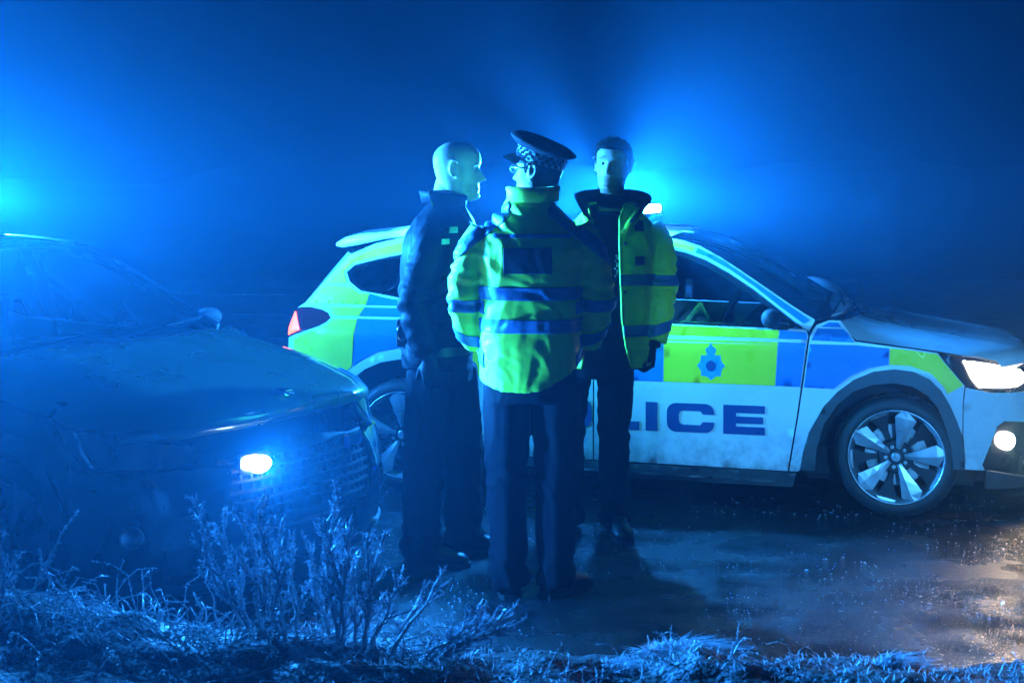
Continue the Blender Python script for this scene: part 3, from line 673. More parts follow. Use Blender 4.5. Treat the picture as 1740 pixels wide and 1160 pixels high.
def head_r(c, th):
    f, b, w = np.interp(c, HC, HF), np.interp(c, HC, HB), np.interp(c, HC, HW)
    a = f if math.cos(th) > 0 else b
    ct, st = math.cos(th), math.sin(th); q = 2.25
    r = (abs(ct/a)**q+abs(st/w)**q)**(-1/q)
    t = abs(th)
    nose = .028*gauss(th, 0, .17)*(ease((c+.050)/.010)*ease((.026-c)/.062))
    nose += .006*gauss(th, 0, .30)*gauss(c, -.040, .012)
    sock = -.011*gauss(t, .40, .20)*gauss(c, .006, .013)
    brow = .005*gauss(t, .40, .35)*gauss(c, .027, .009)
    lips = .006*gauss(th, 0, .30)*(gauss(c, -.066, .006)+gauss(c, -.080, .007)) - .003*gauss(th, 0, .35)*gauss(c, -.073, .003)
    chin = .006*gauss(th, 0, .35)*gauss(c, -.107, .013) - .005*gauss(th, 0, .5)*gauss(c, -.092, .008)
    chk = .005*gauss(t, .80, .30)*gauss(c, -.018, .020) - .005*gauss(t, .75, .25)*gauss(c, -.065, .02)
    return r+nose+sock+brow+lips+chin+chk
def head_frame(c, yaw, pitch=0., roll=0., s=1.):
    fw = Vector((math.sin(yaw), -math.cos(yaw), 0)); up = Vector((0, 0, 1)); lat = up.cross(fw)
    m3 = Matrix((fw, lat, up)).transposed()
    m3 = m3 @ Matrix.Rotation(-pitch, 3, 'Y') @ Matrix.Rotation(roll, 3, 'X')
    return Matrix.Translation(c) @ (m3*s).to_4x4()
def head_pt(Mx, c, th, off=0.):
    r = head_r(c, th)+off; return Mx @ Vector((r*math.cos(th), r*math.sin(th), c))
def add_head(g, Mx):
    cs = sorted(set(list(np.linspace(-.128, .118, 62))))
    g.rings([[head_pt(Mx, c, -math.pi+2*math.pi*k/72) for k in range(72)] for c in cs])
    for sd in (-1, 1):
        rt = Mx.to_3x3() @ Matrix.Rotation(sd*R(22), 3, 'Z') @ Matrix.Rotation(R(-10), 3, 'Y')
        g.ell(Mx @ Vector((-.010, sd*.078, .002)), (.017, .007, .029), rt, 14, 10)
        g.ell(Mx @ Vector((-.004, sd*.076, -.024)), (.011, .007, .014), rt, 10, 8)
        P = [Mx @ (Vector((-.012, sd*.086, .003))+Matrix.Rotation(sd*R(24), 3, 'Z') @ Vector((.021*math.cos(R(a)), sd*.005, .033*math.sin(R(a))))) for a in range(30, 275, 20)]
        g.tube(P, [.0052]*len(P), 7)
def hand(g, wrist, d, pn, curl=.5, s=1., side=1):
    """palm and five fingers; d points from wrist to knuckles, pn is where the palm faces"""
    d = Vector(d).normalized(); pn = Vector(pn); pn = (pn-d*pn.dot(d)).normalized(); lat = d.cross(pn)*side; w = Vector(wrist)
    g.tube([w-d*.02*s, w+d*.02*s, w+d*.055*s, w+d*.092*s], [(.024*s, .020*s), (.030*s, .017*s), (.040*s, .017*s), (.038*s, .014*s)], 12, up=pn)
    for k, (off, L, cv) in enumerate(((-.028, .064, 1.1), (-.010, .076, 1.), (.009, .080, 1.), (.027, .072, .95))):
        p = w+d*(.088-abs(off)*.15)*s+lat*off*s; P = [p-d*.015*s, p]; a = 0
        for j, fr in enumerate((.45, .31, .24)):
            a += curl*cv*(1.35 if j else 1.0); dr = d*math.cos(a)+pn*math.sin(a)
            p = p+dr*L*fr*s; P.append(p)
        g.tube(P, [.0095*s, .010*s, .0092*s, .0085*s, .0065*s], 8, up=lat)
    p = w+d*.030*s+lat*.030*s+pn*.006*s
    P = [p-lat*.012*s]; a = .5
    for fr in (.030, .030, .024):
        dr = (d*math.cos(curl*.5)+lat*.55*math.cos(curl)+pn*(.25+.6*curl)).normalized(); p = p+dr*fr*s; P.append(p)
    g.tube(P, [.013*s, .012*s, .0105*s, .008*s], 8, up=pn)
def ell_ring(z, cx, cy_, rx, ry, n=36, q=2.4, zf=None, rot=0.):
    P = []
    for k in range(n):
        a = 2*math.pi*k/n; ct, st = math.cos(a), math.sin(a)
        r = (abs(ct)**q+abs(st)**q)**(-1/q)
        x, y = rx*r*ct, ry*r*st; x, y = x*math.cos(rot)-y*math.sin(rot), x*math.sin(rot)+y*math.cos(rot)
        P.append(Vector((cx+x, cy_+y, z+(zf(x, y) if zf else 0))))
    return P
def limb(g, pts, rad, n=18):
    C = catmull([tuple(p)+(r if isinstance(r, tuple) else (r, r)) for p, r in zip(pts, rad)], 6)
    g.tube([c[:3] for c in C], [(c[3], c[4]) for c in C], n, up=(0, 1, 0))
def band(me, p0, n0, width, filt, name, m, parent, off=.004):
    """strip of a garment's surface between two parallel planes, lifted off it"""
    bm = bmesh.new(); bm.from_mesh(me); n0 = Vector(n0).normalized(); p0 = Vector(p0)
    def cut(pp, nn):
        bmesh.ops.bisect_plane(bm, geom=list(bm.verts)+list(bm.edges)+list(bm.faces), plane_co=pp, plane_no=nn, clear_outer=True, dist=1e-5)
    cut(p0+n0*width/2, n0); cut(p0-n0*width/2, -n0)
    bmesh.ops.delete(bm, geom=[f for f in bm.faces if not filt(f.calc_center_median())], context='FACES')
    return lift(bm, name, m, parent, off)
def lift(bm, name, m, parent, off):
    bm.normal_update()
    ns = {v: v.normal.copy() for v in bm.verts}
    for v in bm.verts: v.co += ns[v]*off
    edges = [e for e in bm.edges if e.is_boundary]
    r = bmesh.ops.extrude_edge_only(bm, edges=edges)
    key = {tuple(round(c, 6) for c in v.co): n for v, n in ns.items() if v.is_valid}
    for v in [q for q in r['geom'] if isinstance(q, bmesh.types.BMVert)]: v.co -= key.get(tuple(round(c, 6) for c in v.co), Vector())*off*1.5
    out = bpy.data.meshes.new(name); bm.to_mesh(out); bm.free(); smooth_mesh(out)
    return mko(name, out, m, parent)
def patch(me, lo, hi, filt, name, m, parent, off=.005):
    """rectangular piece of a garment between x and z limits"""
    bm = bmesh.new(); bm.from_mesh(me)
    for pp, nn in (((lo[0], 0, 0), (-1, 0, 0)), ((hi[0], 0, 0), (1, 0, 0)), ((0, 0, lo[1]), (0, 0, -1)), ((0, 0, hi[1]), (0, 0, 1))):
        bmesh.ops.bisect_plane(bm, geom=list(bm.verts)+list(bm.edges)+list(bm.faces), plane_co=pp, plane_no=nn, clear_outer=True, dist=1e-5)
    bmesh.ops.delete(bm, geom=[f for f in bm.faces if not filt(f.calc_center_median())], context='FACES')
    return lift(bm, name, m, parent, off)
def near_seg(pts, r):
    pts = [Vector(p) for p in pts]
    def f(c):
        for a, b in zip(pts, pts[1:]):
            t = max(0, min(1, (c-a).dot(b-a)/(b-a).length_squared))
            if (c-(a+(b-a)*t)).length < r: return True
        return False
    return f
def skin_mat(name, base):
    m = mat(name, base, .5, spec=.25, vary=.06, vscale=30, bump=.0006, bscale=300); t = m.node_tree; b = t.nodes['Principled BSDF']
    at = t.nodes.new('ShaderNodeAttribute'); at.attribute_name = 'tint'
    src = b.inputs['Base Color'].links[0].from_socket
    mx = t.nodes.new('ShaderNodeMix'); mx.data_type = 'RGBA'; mx.blend_type = 'MULTIPLY'; mx.inputs[0].default_value = 1
    t.links.new(src, mx.inputs[6]); t.links.new(at.outputs['Color'], mx.inputs[7]); t.links.new(mx.outputs[2], b.inputs['Base Color'])
    return m
def paint_head(me, Mx, beard=0., scalp=0.):
    inv = Mx.inverted(); at = me.color_attributes.new('tint', 'FLOAT_COLOR', 'POINT'); buf = []
    for v in me.vertices:
        p = inv @ v.co; th = math.atan2(p.y, p.x); t = abs(th); c = p.z; k = 1.
        k2 = 0.
        if -.14 < c < .13:
            n = noise.noise(p*90)*.25
            bm_ = ease((-.045-c)/.02)*ease((1.45-t)/.3)+ease((c+.075)/.01)*ease((-.05-c)/.01)*ease((.5-t)/.2)*.5
            bm_ = max(bm_, gauss(t, 1.35, .16)*ease((.03-c)/.03)*ease((c+.11)/.03))
            k2 = beard*min(1, bm_)*(.8+n)
            k2 = max(k2, (.85 if beard else .35)*gauss(c, .030+.004*math.cos(t*4), .0055)*ease((t-.12)/.08)*ease((.75-t)/.12))
            if scalp: k2 = max(k2, scalp*ease((c-.01-.03*math.cos(th))/.05)*(.6+n))
        lip = .5*gauss(th, 0, .24)*gauss(c, -.073, .009)
        buf += [1-.78*k2-.05*lip, 1-.82*k2-.35*lip, 1-.82*k2-.3*lip, 1]
    at.data.foreach_set('color', buf)
def hair_shell(Mx, hairline, thick, m, parent, name='hair', seed=0.):
    """short hair as a shell of many small tapering locks over the scalp"""
    g = G(); rnd = random.Random(5+int(seed*10))
    for i in range(6500):
        th = rnd.uniform(-math.pi, math.pi); c = rnd.uniform(-.09, .117)
        if c < hairline(th): continue
        p = head_pt(Mx, c, th, -.002); q = head_pt(Mx, c+.004, th, .02)
        n = (q-p).normalized(); L = thick(c, th)*rnd.uniform(.7, 1.25)
        lay = (Mx.to_3x3() @ Vector((-.35*math.cos(th)+rnd.uniform(-.5, .5), rnd.uniform(-.6, .6), rnd.uniform(-.6, .3)))).normalized()
        d = (n*.75+lay*.6).normalized(); a = d.cross(Vector((0, 0, 1))).normalized()*.0026*rnd.uniform(.7, 1.3); b = d.cross(a).normalized()*.0026
        e = p+d*L
        g.add([p+a+b, p-a+b, p-a-b, p+a-b, e], [(0, 1, 4), (1, 2, 4), (2, 3, 4), (3, 0, 4)])
    rows = []
    cs = np.linspace(-.09, .1175, 26); ths = np.linspace(-math.pi, math.pi, 61)[:-1]; idx = {}
    v = []; f = []
    for i, c in enumerate(cs):
        for j, th in enumerate(ths):
            idx[i, j] = len(v); v.append(head_pt(Mx, c, th, .003+.35*thick(c, th)*ease((c-hairline(th))/.02+.3)))
    for i in range(len(cs)-1):
        for j in range(len(ths)):
            if cs[i] >= hairline(ths[j])-.004: f.append((idx[i, j], idx[i, (j+1) % 60], idx[i+1, (j+1) % 60], idx[i+1, j]))
    g.add(v, f)
    return mk(name, g.v, g.f, m, parent, True)
def boot(c, yaw, m, parent, s=1.):
    d = Vector((math.sin(yaw), math.cos(yaw), 0)); l = Vector((d.y, -d.x, 0)); c = Vector(c); g = G()
    def ring(t, w, z0, z1): return [c+d*t+l*(w*math.cos(a))+Vector((0, 0, z0+(z1-z0)*(.5+.5*math.sin(a)))) for a in [2*math.pi*k/14 for k in range(14)]]
    g.rings([ring(-.085, .020, .0, .07), ring(-.075, .036, 0, .13), ring(-.03, .043, 0, .16), ring(.03, .044, 0, .15), ring(.07, .044, 0, .095), ring(.13, .050, 0, .072), ring(.175, .043, 0, .058), ring(.20, .020, .004, .038)])
    b = g.obj('boot', m, parent, True)
    g = G(); r2 = lambda t, w: [c+d*t+l*sx*w+Vector((0, 0, z)) for sx, z in ((-1, -.002), (1, -.002), (1, .020), (-1, .020))]
    g.rings([r2(-.09, .03), r2(-.06, .046), r2(.04, .044), r2(.13, .054), r2(.19, .038), r2(.207, .015)]); g.obj('sole', M['rubber'], b)
    return b
def collar(pts, h, out, m, parent, thick=.012, name='collar'):
    """stand-up collar along pts, leaning outward, double sided"""
    P = [Vector(p) for p in catmull(pts, 6)]; c = sum(P, Vector())/len(P); n = len(P); rings = []
    for i, p in enumerate(P):
        o = (p-c); o.z = 0; o.normalize(); hh = h(i/(n-1)) if callable(h) else h
        a = p; b = p+Vector((0, 0, hh*.6))+o*out*.4; e = p+Vector((0, 0, hh))+o*out; th = o*thick
        rings.append([a, b, e, e+th*.9+Vector((0, 0, -.004)), b+th*1.2, a+th*1.3])
    g = G(); g.rings(rings); return g.obj(name, m, parent, True)

M['hivis'] = mat('hi_vis_fabric', (.62, .98, .045), .46, spec=.4, vary=.10, vscale=7, bump=.0012, bscale=140, sheen=.15)
M['hivis_lining'] = mat('hi_vis_lining', (.45, .60, .12), .6, vary=.12, vscale=9, bump=.001, bscale=140)
M['tape'] = mat('reflective_tape', (.09, .18, .36), .45, metal=.15, vary=.12, vscale=14, bump=.0008, bscale=120)
M['navy'] = mat('navy_cloth', (.010, .014, .030), .68, vary=.25, vscale=12, bump=.0012, bscale=180)
M['nylon'] = mat('navy_nylon', (.0012, .0018, .004), .6, spec=.07, coat=.0, vary=.2, vscale=9, bump=.0012, bscale=150, coatrough=.25)
M['fleece'] = mat('black_fleece', (.003, .004, .006), .95, spec=.1, vary=.3, vscale=20, bump=.003, bscale=220)
M['trouser'] = mat('dark_trousers', (.005, .006, .010), .85, spec=.12, vary=.25, vscale=10, bump=.0012, bscale=200)
M['boot'] = mat('black_boot', (.008, .008, .009), .4, vary=.2, bump=.001, bscale=80)
M['glove'] = mat('black_glove', (.003, .003, .004), .65, spec=.25, vary=.2, bump=.001, bscale=150)
M['skin'] = skin_mat('skin', (.42, .27, .20))
M['hair'] = mat('dark_hair', (.006, .0045, .0035), .7, spec=.12, vary=.3, vscale=60)
M['grey_hair'] = mat('grey_hair', (.10, .09, .085), .6, vary=.3, vscale=60)
M['cap'] = mat('black_cap_cloth', (.003, .0035, .005), .8, spec=.12, vary=.2, vscale=20, bump=.0008, bscale=200)
M['cap_white'] = mat('white_cap_band', (.45, .46, .48), .5, vary=.1, vscale=40)
M['eye'] = mat('eye_white', (.6, .6, .6), .15, coat=.5)
M['iris'] = mat('iris', (.03, .025, .02), .15, coat=.5)
M['patch'] = mat('pale_badge', (.25, .45, .40), .5, vary=.3, vscale=120)

def leg_folds(amp, seed):
    f0 = folds(amp, seed, .8, 5., 8.)
    return lambda p, n: f0(p, n)+.010*math.sin(p.z*62+n.x*2.5+noise.noise((p.x*7+seed, p.y*7, p.z*5))*4)*(gauss(p.z, .09, .08)+.55*gauss(p.z, .48, .09))+.006*gauss(abs(n.x), 0, .22)
def torso_in(g, rings, k=.80):
    """the body under the clothes: the same stack of sections, a little thinner"""
    rr = []
    for r in rings:
        c = sum(r, Vector())/len(r); rr.append([c+(p-c)*k for p in r])
    g.rings(rr)
def make_eyes(Mx, parent):
    for sd in (-1, 1):
        c = Mx @ Vector((.0622, sd*.0305, .003)); g = G(); g.ell(c, (.0125,)*3, None, 14, 10); e = g.obj('eye', M['eye'], parent, True)
        g = G(); g.ell(c+Mx.to_3x3() @ Vector((.0095, 0, -.001)), (.0048, .0072, .0072), Mx.to_3x3(), 10, 8); g.obj('iris', M['iris'], e, True)

# ---- officer in the middle, back to the camera, cap on
X0 = (900-870)/418.
p1 = empty('person', (X0, 5.777, 0)); tag(p1, 'officer in yellow jacket and peaked cap with back to the camera', 'person')
Mx = head_frame(Vector((.034, .03, 1.725)), R(-118), R(4))
hem = lambda x, y: .065*(x/.2)**2+.035*(x/.2)
JR = [ell_ring(.842, .0, 0, .195, .155, zf=hem), ell_ring(.90, .002, 0, .204, .163, zf=lambda x, y: hem(x, y)*.8), ell_ring(.98, .003, 0, .203, .163, zf=lambda x, y: hem(x, y)*.3)]
JR += [ell_ring(z, .004, cy0, rx, ry) for z, cy0, rx, ry in ((1.08, 0, .200, .160), (1.20, 0, .203, .158), (1.32, 0, .212, .158), (1.40, .0, .218, .153), (1.46, .0, .208, .138), (1.51, .005, .172, .118), (1.555, .01, .126, .100), (1.60, .015, .093, .088), (1.635, .02, .080, .080))]
AL = [(-.175, .0, 1.475), (-.222, .0, 1.40), (-.248, .005, 1.31), (-.262, .015, 1.215), (-.248, .06, 1.11), (-.214, .11, 1.01)]
AR = [(.185, .0, 1.485), (.232, .0, 1.41), (.258, .005, 1.31), (.275, .02, 1.215), (.262, .07, 1.11), (.232, .12, 1.01)]
RA = [.070, .073, .072, .071, .066, .058]
g = G(); g.rings(JR); limb(g, AL, RA); limb(g, AR, RA)
jm = remeshed(g, .009, 5)
fo = folds(.0060, 3.7)
def sleeve_folds(p, n):
    d = fo(p, n)
    if abs(p.x) > .19 and p.z < 1.47: d += .006*math.sin(p.z*95+p.y*30+noise.noise((p.x*9, p.y*9, p.z*9))*5)*gauss(p.z, 1.21, .13)
    sh = gauss(p.x, -.10, .10)*gauss(p.z, 1.54, .09)      # gathered cloth on the shoulder
    d += .012*sh*math.sin(p.x*70+p.z*55+noise.noise(p*8)*4)
    return d
displace(jm, sleeve_folds)
jk = mko('jacket', jm, M['hivis'], p1)
notarm = lambda c: abs(c.x-.004) < .215
nl, nr = near_seg(AL[2:], .105), near_seg(AR[2:], .105)
torso = lambda c: (abs(c.x-.004) < .20 and not (abs(c.x) > .185 and abs(c.y) < .05)) or abs(c.y) > .10
for z in (1.235, 1.105): band(jm, (0, 0, z), (0, 0, 1), .052, lambda c: abs(c.x-.004) < .206 and not ((c.x < -.18 or c.x > .19) and c.y > .04), 'torso_tape', M['tape'], jk)
for A in (AL, AR):
    s = -1 if A is AL else 1
    for pt, d in ((Vector((s*.262, .012, 1.185)), Vector((0, -.12, 1))), (Vector((s*.236, .085, 1.055)), Vector((-s*.3, -.45, 1)))):
        band(jm, pt, d, .05, lambda c, s=s: s*c.x > .183 and c.z < 1.3, 'sleeve_tape', M['tape'], jk)
    band(jm, (s*.17, 0, 1.50), (s*.62, 0, .78), .05, lambda c, s=s: s*c.x > .08, 'shoulder_tape', M['tape'], jk)
patch(jm, (-.105, 1.315), (.085, 1.415), lambda c: c.y < -.02, 'back_panel', M['navy'], jk)
patch(jm, (-.145, 1.455), (.16, 1.470), lambda c: c.y < -.02, 'yoke_tape', M['tape'], jk)
collar([(-.075, -.03, 1.60), (-.05, -.065, 1.598), (.02, -.085, 1.595), (.085, -.06, 1.60), (.105, .0, 1.605), (.085, .07, 1.61)], .062, .012, M['hivis'], jk)
TR = [ell_ring(.80, .004, 0, .185, .135), ell_ring(.88, .004, 0, .19, .14), ell_ring(.98, .004, 0, .175, .13)]
LL = [(-.092, 0, .85), (-.094, -.01, .66), (-.095, -.015, .49), (-.090, .005, .28), (-.082, .01, .045)]
LR = [(.108, 0, .85), (.108, .01, .66), (.104, .0, .49), (.104, .015, .28), (.106, .02, .045)]
RL = [(.098, .108), (.093, .100), (.086, .088), (.080, .085), (.077, .088)]
g = G(); g.rings(TR); limb(g, LL, RL); limb(g, LR, RL)
tm = remeshed(g, .009, 4); displace(tm, leg_folds(.007, 9.2)); mko('trousers', tm, M['trouser'], p1)
boot((-.085, .03, 0), R(-8), M['boot'], p1); boot((.115, .03, 0), R(40), M['boot'], p1)
g = G(); add_head(g, Mx); g.tube([(.012, .015, 1.52), (.02, .018, 1.60), (.034, .024, 1.68)], [.066, .058, .056], 20)
torso_in(g, JR[2:-3]); limb(g, AL, [r*.55 for r in RA]); limb(g, AR, [r*.55 for r in RA]); limb(g, LL, [.075, .07, .055, .045, .038]); limb(g, LR, [.075, .07, .055, .045, .038])
g.rings([ell_ring(.80, .004, 0, .165, .12), ell_ring(1.0, .004, 0, .16, .12)])
hand(g, (-.208, .122, .995), (.25, .45, -.6), (.7, .2, .3), .35, 1.0, -1); hand(g, (.226, .132, .995), (-.25, .45, -.6), (-.7, .2, .3), .35)
bm_ = remeshed(g, .006, 2); paint_head(bm_, Mx); mko('body', bm_, M['skin'], p1)
hair_shell(Mx, lambda th: .03 if abs(th) < 1.25 else (-.01 if abs(th) < 1.75 else -.085), lambda c, th: .008, M['hair'], p1, seed=.3)
make_eyes(Mx, p1)
# spectacles at the face's edge
g = G()
for sd in (-1, 1):
    cc = Vector((.098, sd*.032, .003)); g.rings([[Mx @ (cc+Vector((.003*math.cos(b), (.022+.0016*math.cos(b))*math.cos(a), (.016+.0016*math.sin(b))*math.sin(a)))) for b in [2*math.pi*k/5 for k in range(5)]] for a in [2*math.pi*k/18 for k in range(18)]], False, True)
    g.tube([Mx @ Vector((.098, sd*.056, .008)), Mx @ Vector((.05, sd*.076, .008)), Mx @ Vector((-.012, sd*.085, .006))], [.0028]*3, 5)
g.tube([Mx @ Vector((.099, -.009, .006)), Mx @ Vector((.099, .009, .006))], [.002, .002], 5); g.obj('spectacles', M['steel'], p1, True)
# peaked cap, front tipped up
CM = Mx @ Matrix.Translation((-.004, 0, .036)) @ Matrix.Rotation(R(-15), 4, 'Y')
def cap_ring(rx, rb, ry, z, tilt=0, n=40): return [CM @ Vector(((rx if math.cos(a) > 0 else rb)*math.cos(a), ry*math.sin(a), z+tilt*math.cos(a))) for a in [2*math.pi*k/n for k in range(n)]]
g = G(); g.rings([cap_ring(.103, .108, .084, .0), cap_ring(.105, .109, .086, .022), cap_ring(.107, .110, .087, .045)], False); bd = g.obj('cap_band', M['cap_white'], p1, True)
g = G()
for row in range(3):
    for k in range(44):
        if (k+row) % 2: continue
        z0 = .003+row*.0135; q = []
        for a, z in ((k, z0), (k+1, z0), (k+1, z0+.0135), (k, z0+.0135)):
            th = 2*math.pi*a/44; rr = (.1065 if math.cos(th) > 0 else .1115)+z*.06; q.append(CM @ Vector((rr*math.cos(th), (.0885+z*.06)*math.sin(th), z)))
        g.add(q, [(0, 1, 2, 3)])
ck = mk('chequer_squares', g.v, g.f, M['cap'], bd); ck['kind'] = 'stuff'
g = G(); g.rings([cap_ring(.104, .108, .085, .043), cap_ring(.118, .120, .098, .050, .002), cap_ring(.140, .136, .122, .062, .006), cap_ring(.150, .142, .130, .070, .008), cap_ring(.149, .141, .129, .077, .009), cap_ring(.120, .115, .105, .089, .009), cap_ring(.06, .06, .055, .096, .004), cap_ring(.008, .008, .008, .097)]); g.obj('cap_crown', M['cap'], p1, True)
V = []; n = 14
for r_, dz in ((0, 0), (.5, -.006), (1, -.020)):
    for k in range(n+1):
        a = R(-68+136*k/n); ro = .104+.058*r_*math.cos(a*.95)
        V.append(CM @ Vector((ro*math.cos(a), (.086+.03*r_*math.cos(a))*math.sin(a), .006+dz-.012*r_)))
g = G(); g.add(V, [(i*(n+1)+k, i*(n+1)+k+1, (i+1)*(n+1)+k+1, (i+1)*(n+1)+k) for i in range(2) for k in range(n)]); g.obj('cap_peak', M['trim'], p1, True)

# ---- officer on the right, facing the camera, open jacket
p2 = empty('person', ((1020-870)/353., 6.85, 0)); tag(p2, 'bearded officer facing the camera in an open yellow jacket with one black glove showing', 'person')
cx = .055
Mx = head_frame(Vector((.060, -.02, 1.768)), R(-17), R(2), R(-5), 1.05)
JR = [ell_ring(z, cx+dx, 0, rx, ry) for z, dx, rx, ry in ((.80, -.03, .20, .165), (.90, -.015, .20, .165), (1.02, 0, .198, .160), (1.15, 0, .198, .155), (1.28, 0, .205, .155), (1.38, 0, .215, .150), (1.45, 0, .212, .138), (1.50, 0, .185, .12), (1.545, 0, .14, .105), (1.59, 0, .10, .09))]
AL = [(cx+.175, 0, 1.470), (cx+.222, 0, 1.39), (cx+.236, -.005, 1.29), (cx+.237, -.012, 1.19), (cx+.225, -.035, 1.06), (cx+.197, -.055, .93)]
AR = [(cx-.175, 0, 1.470), (cx-.222, 0, 1.39), (cx-.240, 0, 1.29), (cx-.245, -.005, 1.19), (cx-.235, -.03, 1.06), (cx-.215, -.05, .93)]
RA = [.070, .073, .074, .073, .069, .060]
g = G(); g.rings(JR); limb(g, AL, RA); limb(g, AR, RA)
jm = remeshed(g, .009, 5)
fo2 = folds(.007, 21.3)
displace(jm, lambda p, n: fo2(p, n)+(.007*math.sin(p.z*90+p.x*20+noise.noise((p.x*9, p.y*9, p.z*9))*5)*gauss(p.z, 1.17, .14) if p.x > cx+.19 else 0))
# open front: cut out the strip between the two edges
ed_r = lambda z: np.interp(z, [.80, .92, 1.05, 1.40, 1.52, 1.60], [.145, .112, .095, .082, .088, .12])
ed_l = lambda z: np.interp(z, [.80, 1.0, 1.40, 1.60], [-.10, -.08, -.055, -.06])
bm = bmesh.new(); bm.from_mesh(jm)
bmesh.ops.delete(bm, geom=[f for f in bm.faces if (lambda c: c.y < -.02 and ed_l(c.z) < c.x < ed_r(c.z))(f.calc_center_median())], context='FACES')
bmesh.ops.delete(bm, geom=[f for f in bm.faces if f.calc_center_median().z < .808], context='FACES')
for v in bm.verts:                                            # pull the ragged cut onto the smooth edge line
    if v.is_boundary and v.co.y < -.02 and v.co.z > .815:
        a, b = ed_l(v.co.z), ed_r(v.co.z); v.co.x = a if abs(v.co.x-a) < abs(v.co.x-b) else b; v.co.y -= .012
bm.to_mesh(jm); bm.free()
jk = mko('jacket', jm, M['hivis'], p2); sol = jk.modifiers.new('cloth', 'SOLIDIFY'); sol.thickness = .009; sol.offset = -1
# piping along the visible edge
E1 = [(float(ed_r(z)), float(-.150-.012+.02*max(0, (z-1.35)/.15)), z) for z in np.linspace(.83, 1.46, 20)]
for z in (1.225, .985): band(jm, (0, 0, z), (0, 0, 1), .052, lambda c: abs(c.x-cx) < .203, 'torso_tape', M['tape'], jk)
for A, s in ((AL, 1), (AR, -1)):
    for pt, d in ((Vector((cx+s*.237, -.01, 1.215)), Vector((0, .08, 1))), (Vector((cx+s*.213, -.045, 1.00)), Vector((-s*.25, -.2, 1)))):
        band(jm, pt, d, .05, lambda c, s=s: s*(c.x-cx) > .168 and c.z < 1.4, 'sleeve_tape', M['tape'], jk)
for z0, z1 in ((1.475, 1.525), (1.315, 1.355)): patch(jm, (.155, z0-.02), (.197, z1-.02), lambda c: c.y < -.04, 'chest_patch', M['navy'], jk)
for z in (1.40, 1.17):
    g = G(); g.ell((.108, -.160, z), (.008, .004, .008), None, 10, 6); g.obj('press_stud', M['trim'], jk, True)
g = G(); g.rings([[c+(p-c)*.93 for p in r] for r in JR for c in [sum(r, Vector())/len(r)]][:-1]); jm2 = remeshed(g, .011, 3); displace(jm2, folds(.004, 2.2)); jp = mko('jumper', jm2, M['fleece'], p2)
collar([(cx-.062, -.03, 1.575), (cx-.03, -.078, 1.565), (cx+.01, -.088, 1.562), (cx+.05, -.075, 1.565), (cx+.07, -.03, 1.575), (cx+.06, .03, 1.585), (cx, .065, 1.59), (cx-.055, .03, 1.585), (cx-.062, -.028, 1.575)], .06, -.004, M['fleece'], jp, .012, 'roll_neck')
collar([(-.045, -.135, 1.500), (-.062, -.09, 1.545), (-.052, -.01, 1.575), (.0, .055, 1.585), (.055, .07, 1.585), (.115, .055, 1.585), (.162, -.01, 1.575), (.172, -.09, 1.545), (.120, -.145, 1.485)], lambda t: .035+.035*math.sin(math.pi*min(1, max(0, t)))**.6, .055, M['fleece'], jk, .016)
for pts in ([(.105, -.158, 1.44), (.130, -.158, 1.485), (.168, -.125, 1.535), (.185, -.085, 1.560)], [(-.045, -.155, 1.44), (-.06, -.148, 1.49), (-.075, -.115, 1.53)]):
    C = catmull(pts, 5); g = G(); g.tube(C, [(.021, .010)]*len(C), 8, up=(0, -1, .3)); g.obj('collar_facing', M['hivis'], jk, True)
TR = [ell_ring(.76, -.03, 0, .18, .135), ell_ring(.86, -.02, 0, .185, .14), ell_ring(.98, .01, 0, .175, .13)]
LL = [(.070, 0, .84), (.072, -.005, .66), (.066, -.01, .49), (.068, .005, .28), (.072, .01, .045)]
LR = [(-.125, 0, .84), (-.14, .0, .66), (-.15, .0, .49), (-.15, .015, .28), (-.15, .02, .045)]
RL = [(.092, .105), (.086, .095), (.076, .082), (.072, .080), (.072, .085)]
g = G(); g.rings(TR); limb(g, LL, RL); limb(g, LR, RL)
tm = remeshed(g, .010, 4); displace(tm, leg_folds(.006, 4.2)); mko('trousers', tm, M['trouser'], p2)
boot((.078, -.01, 0), R(172), M['boot'], p2); boot((-.15, -.01, 0), R(195), M['boot'], p2)
g = G(); add_head(g, Mx); g.tube([(cx, .02, 1.50), (cx+.002, .012, 1.60), (cx+.004, -.002, 1.68)], [.068, .060, .057], 20)
torso_in(g, JR[1:-3], .76); limb(g, AL, [r*.55 for r in RA]); limb(g, AR, [r*.55 for r in RA]); limb(g, LL, [.07, .065, .052, .043, .036]); limb(g, LR, [.07, .065, .052, .043, .036])
g.rings([ell_ring(.78, -.02, 0, .16, .12), ell_ring(1.0, .02, 0, .155, .115)])
hand(g, (cx+.190, -.060, .905), (-.10, -.12, -1), (-.9, -.2, 0), .85, .93); hand(g, (cx-.212, -.055, .905), (.05, -.1, -1), (.9, -.1, 0), .6, .95, -1)
bm_ = remeshed(g, .006, 2); paint_head(bm_, Mx, .62); mko('body', bm_, M['skin'], p2)
for sd, s2, cu in ((1, 1, .85), (-1, -1, .6)):
    g = G(); x = cx+.190 if sd > 0 else cx-.212
    hand(g, (x, -.058, .908), (-.10*sd, -.12, -1), (-.9*sd, -.2, 0), cu, 1.13, s2); g.tube([(x+sd*.008, -.052, .955), (x, -.058, .90)], [.044, .038], 14)
    mko('glove', remeshed(g, .005, 1), M['glove'], p2)
hair_shell(Mx, lambda th: float(np.interp(abs(th), [0, .6, .95, 1.15, 1.4, 1.75, 2.1, 3.15], [.072, .070, .050, .008, -.012, .03, -.045, -.065])), lambda c, th: .010+.016*ease((c-.05)/.05)*(.6+.5*math.cos(th)), M['hair'], p2)
make_eyes(Mx, p2)
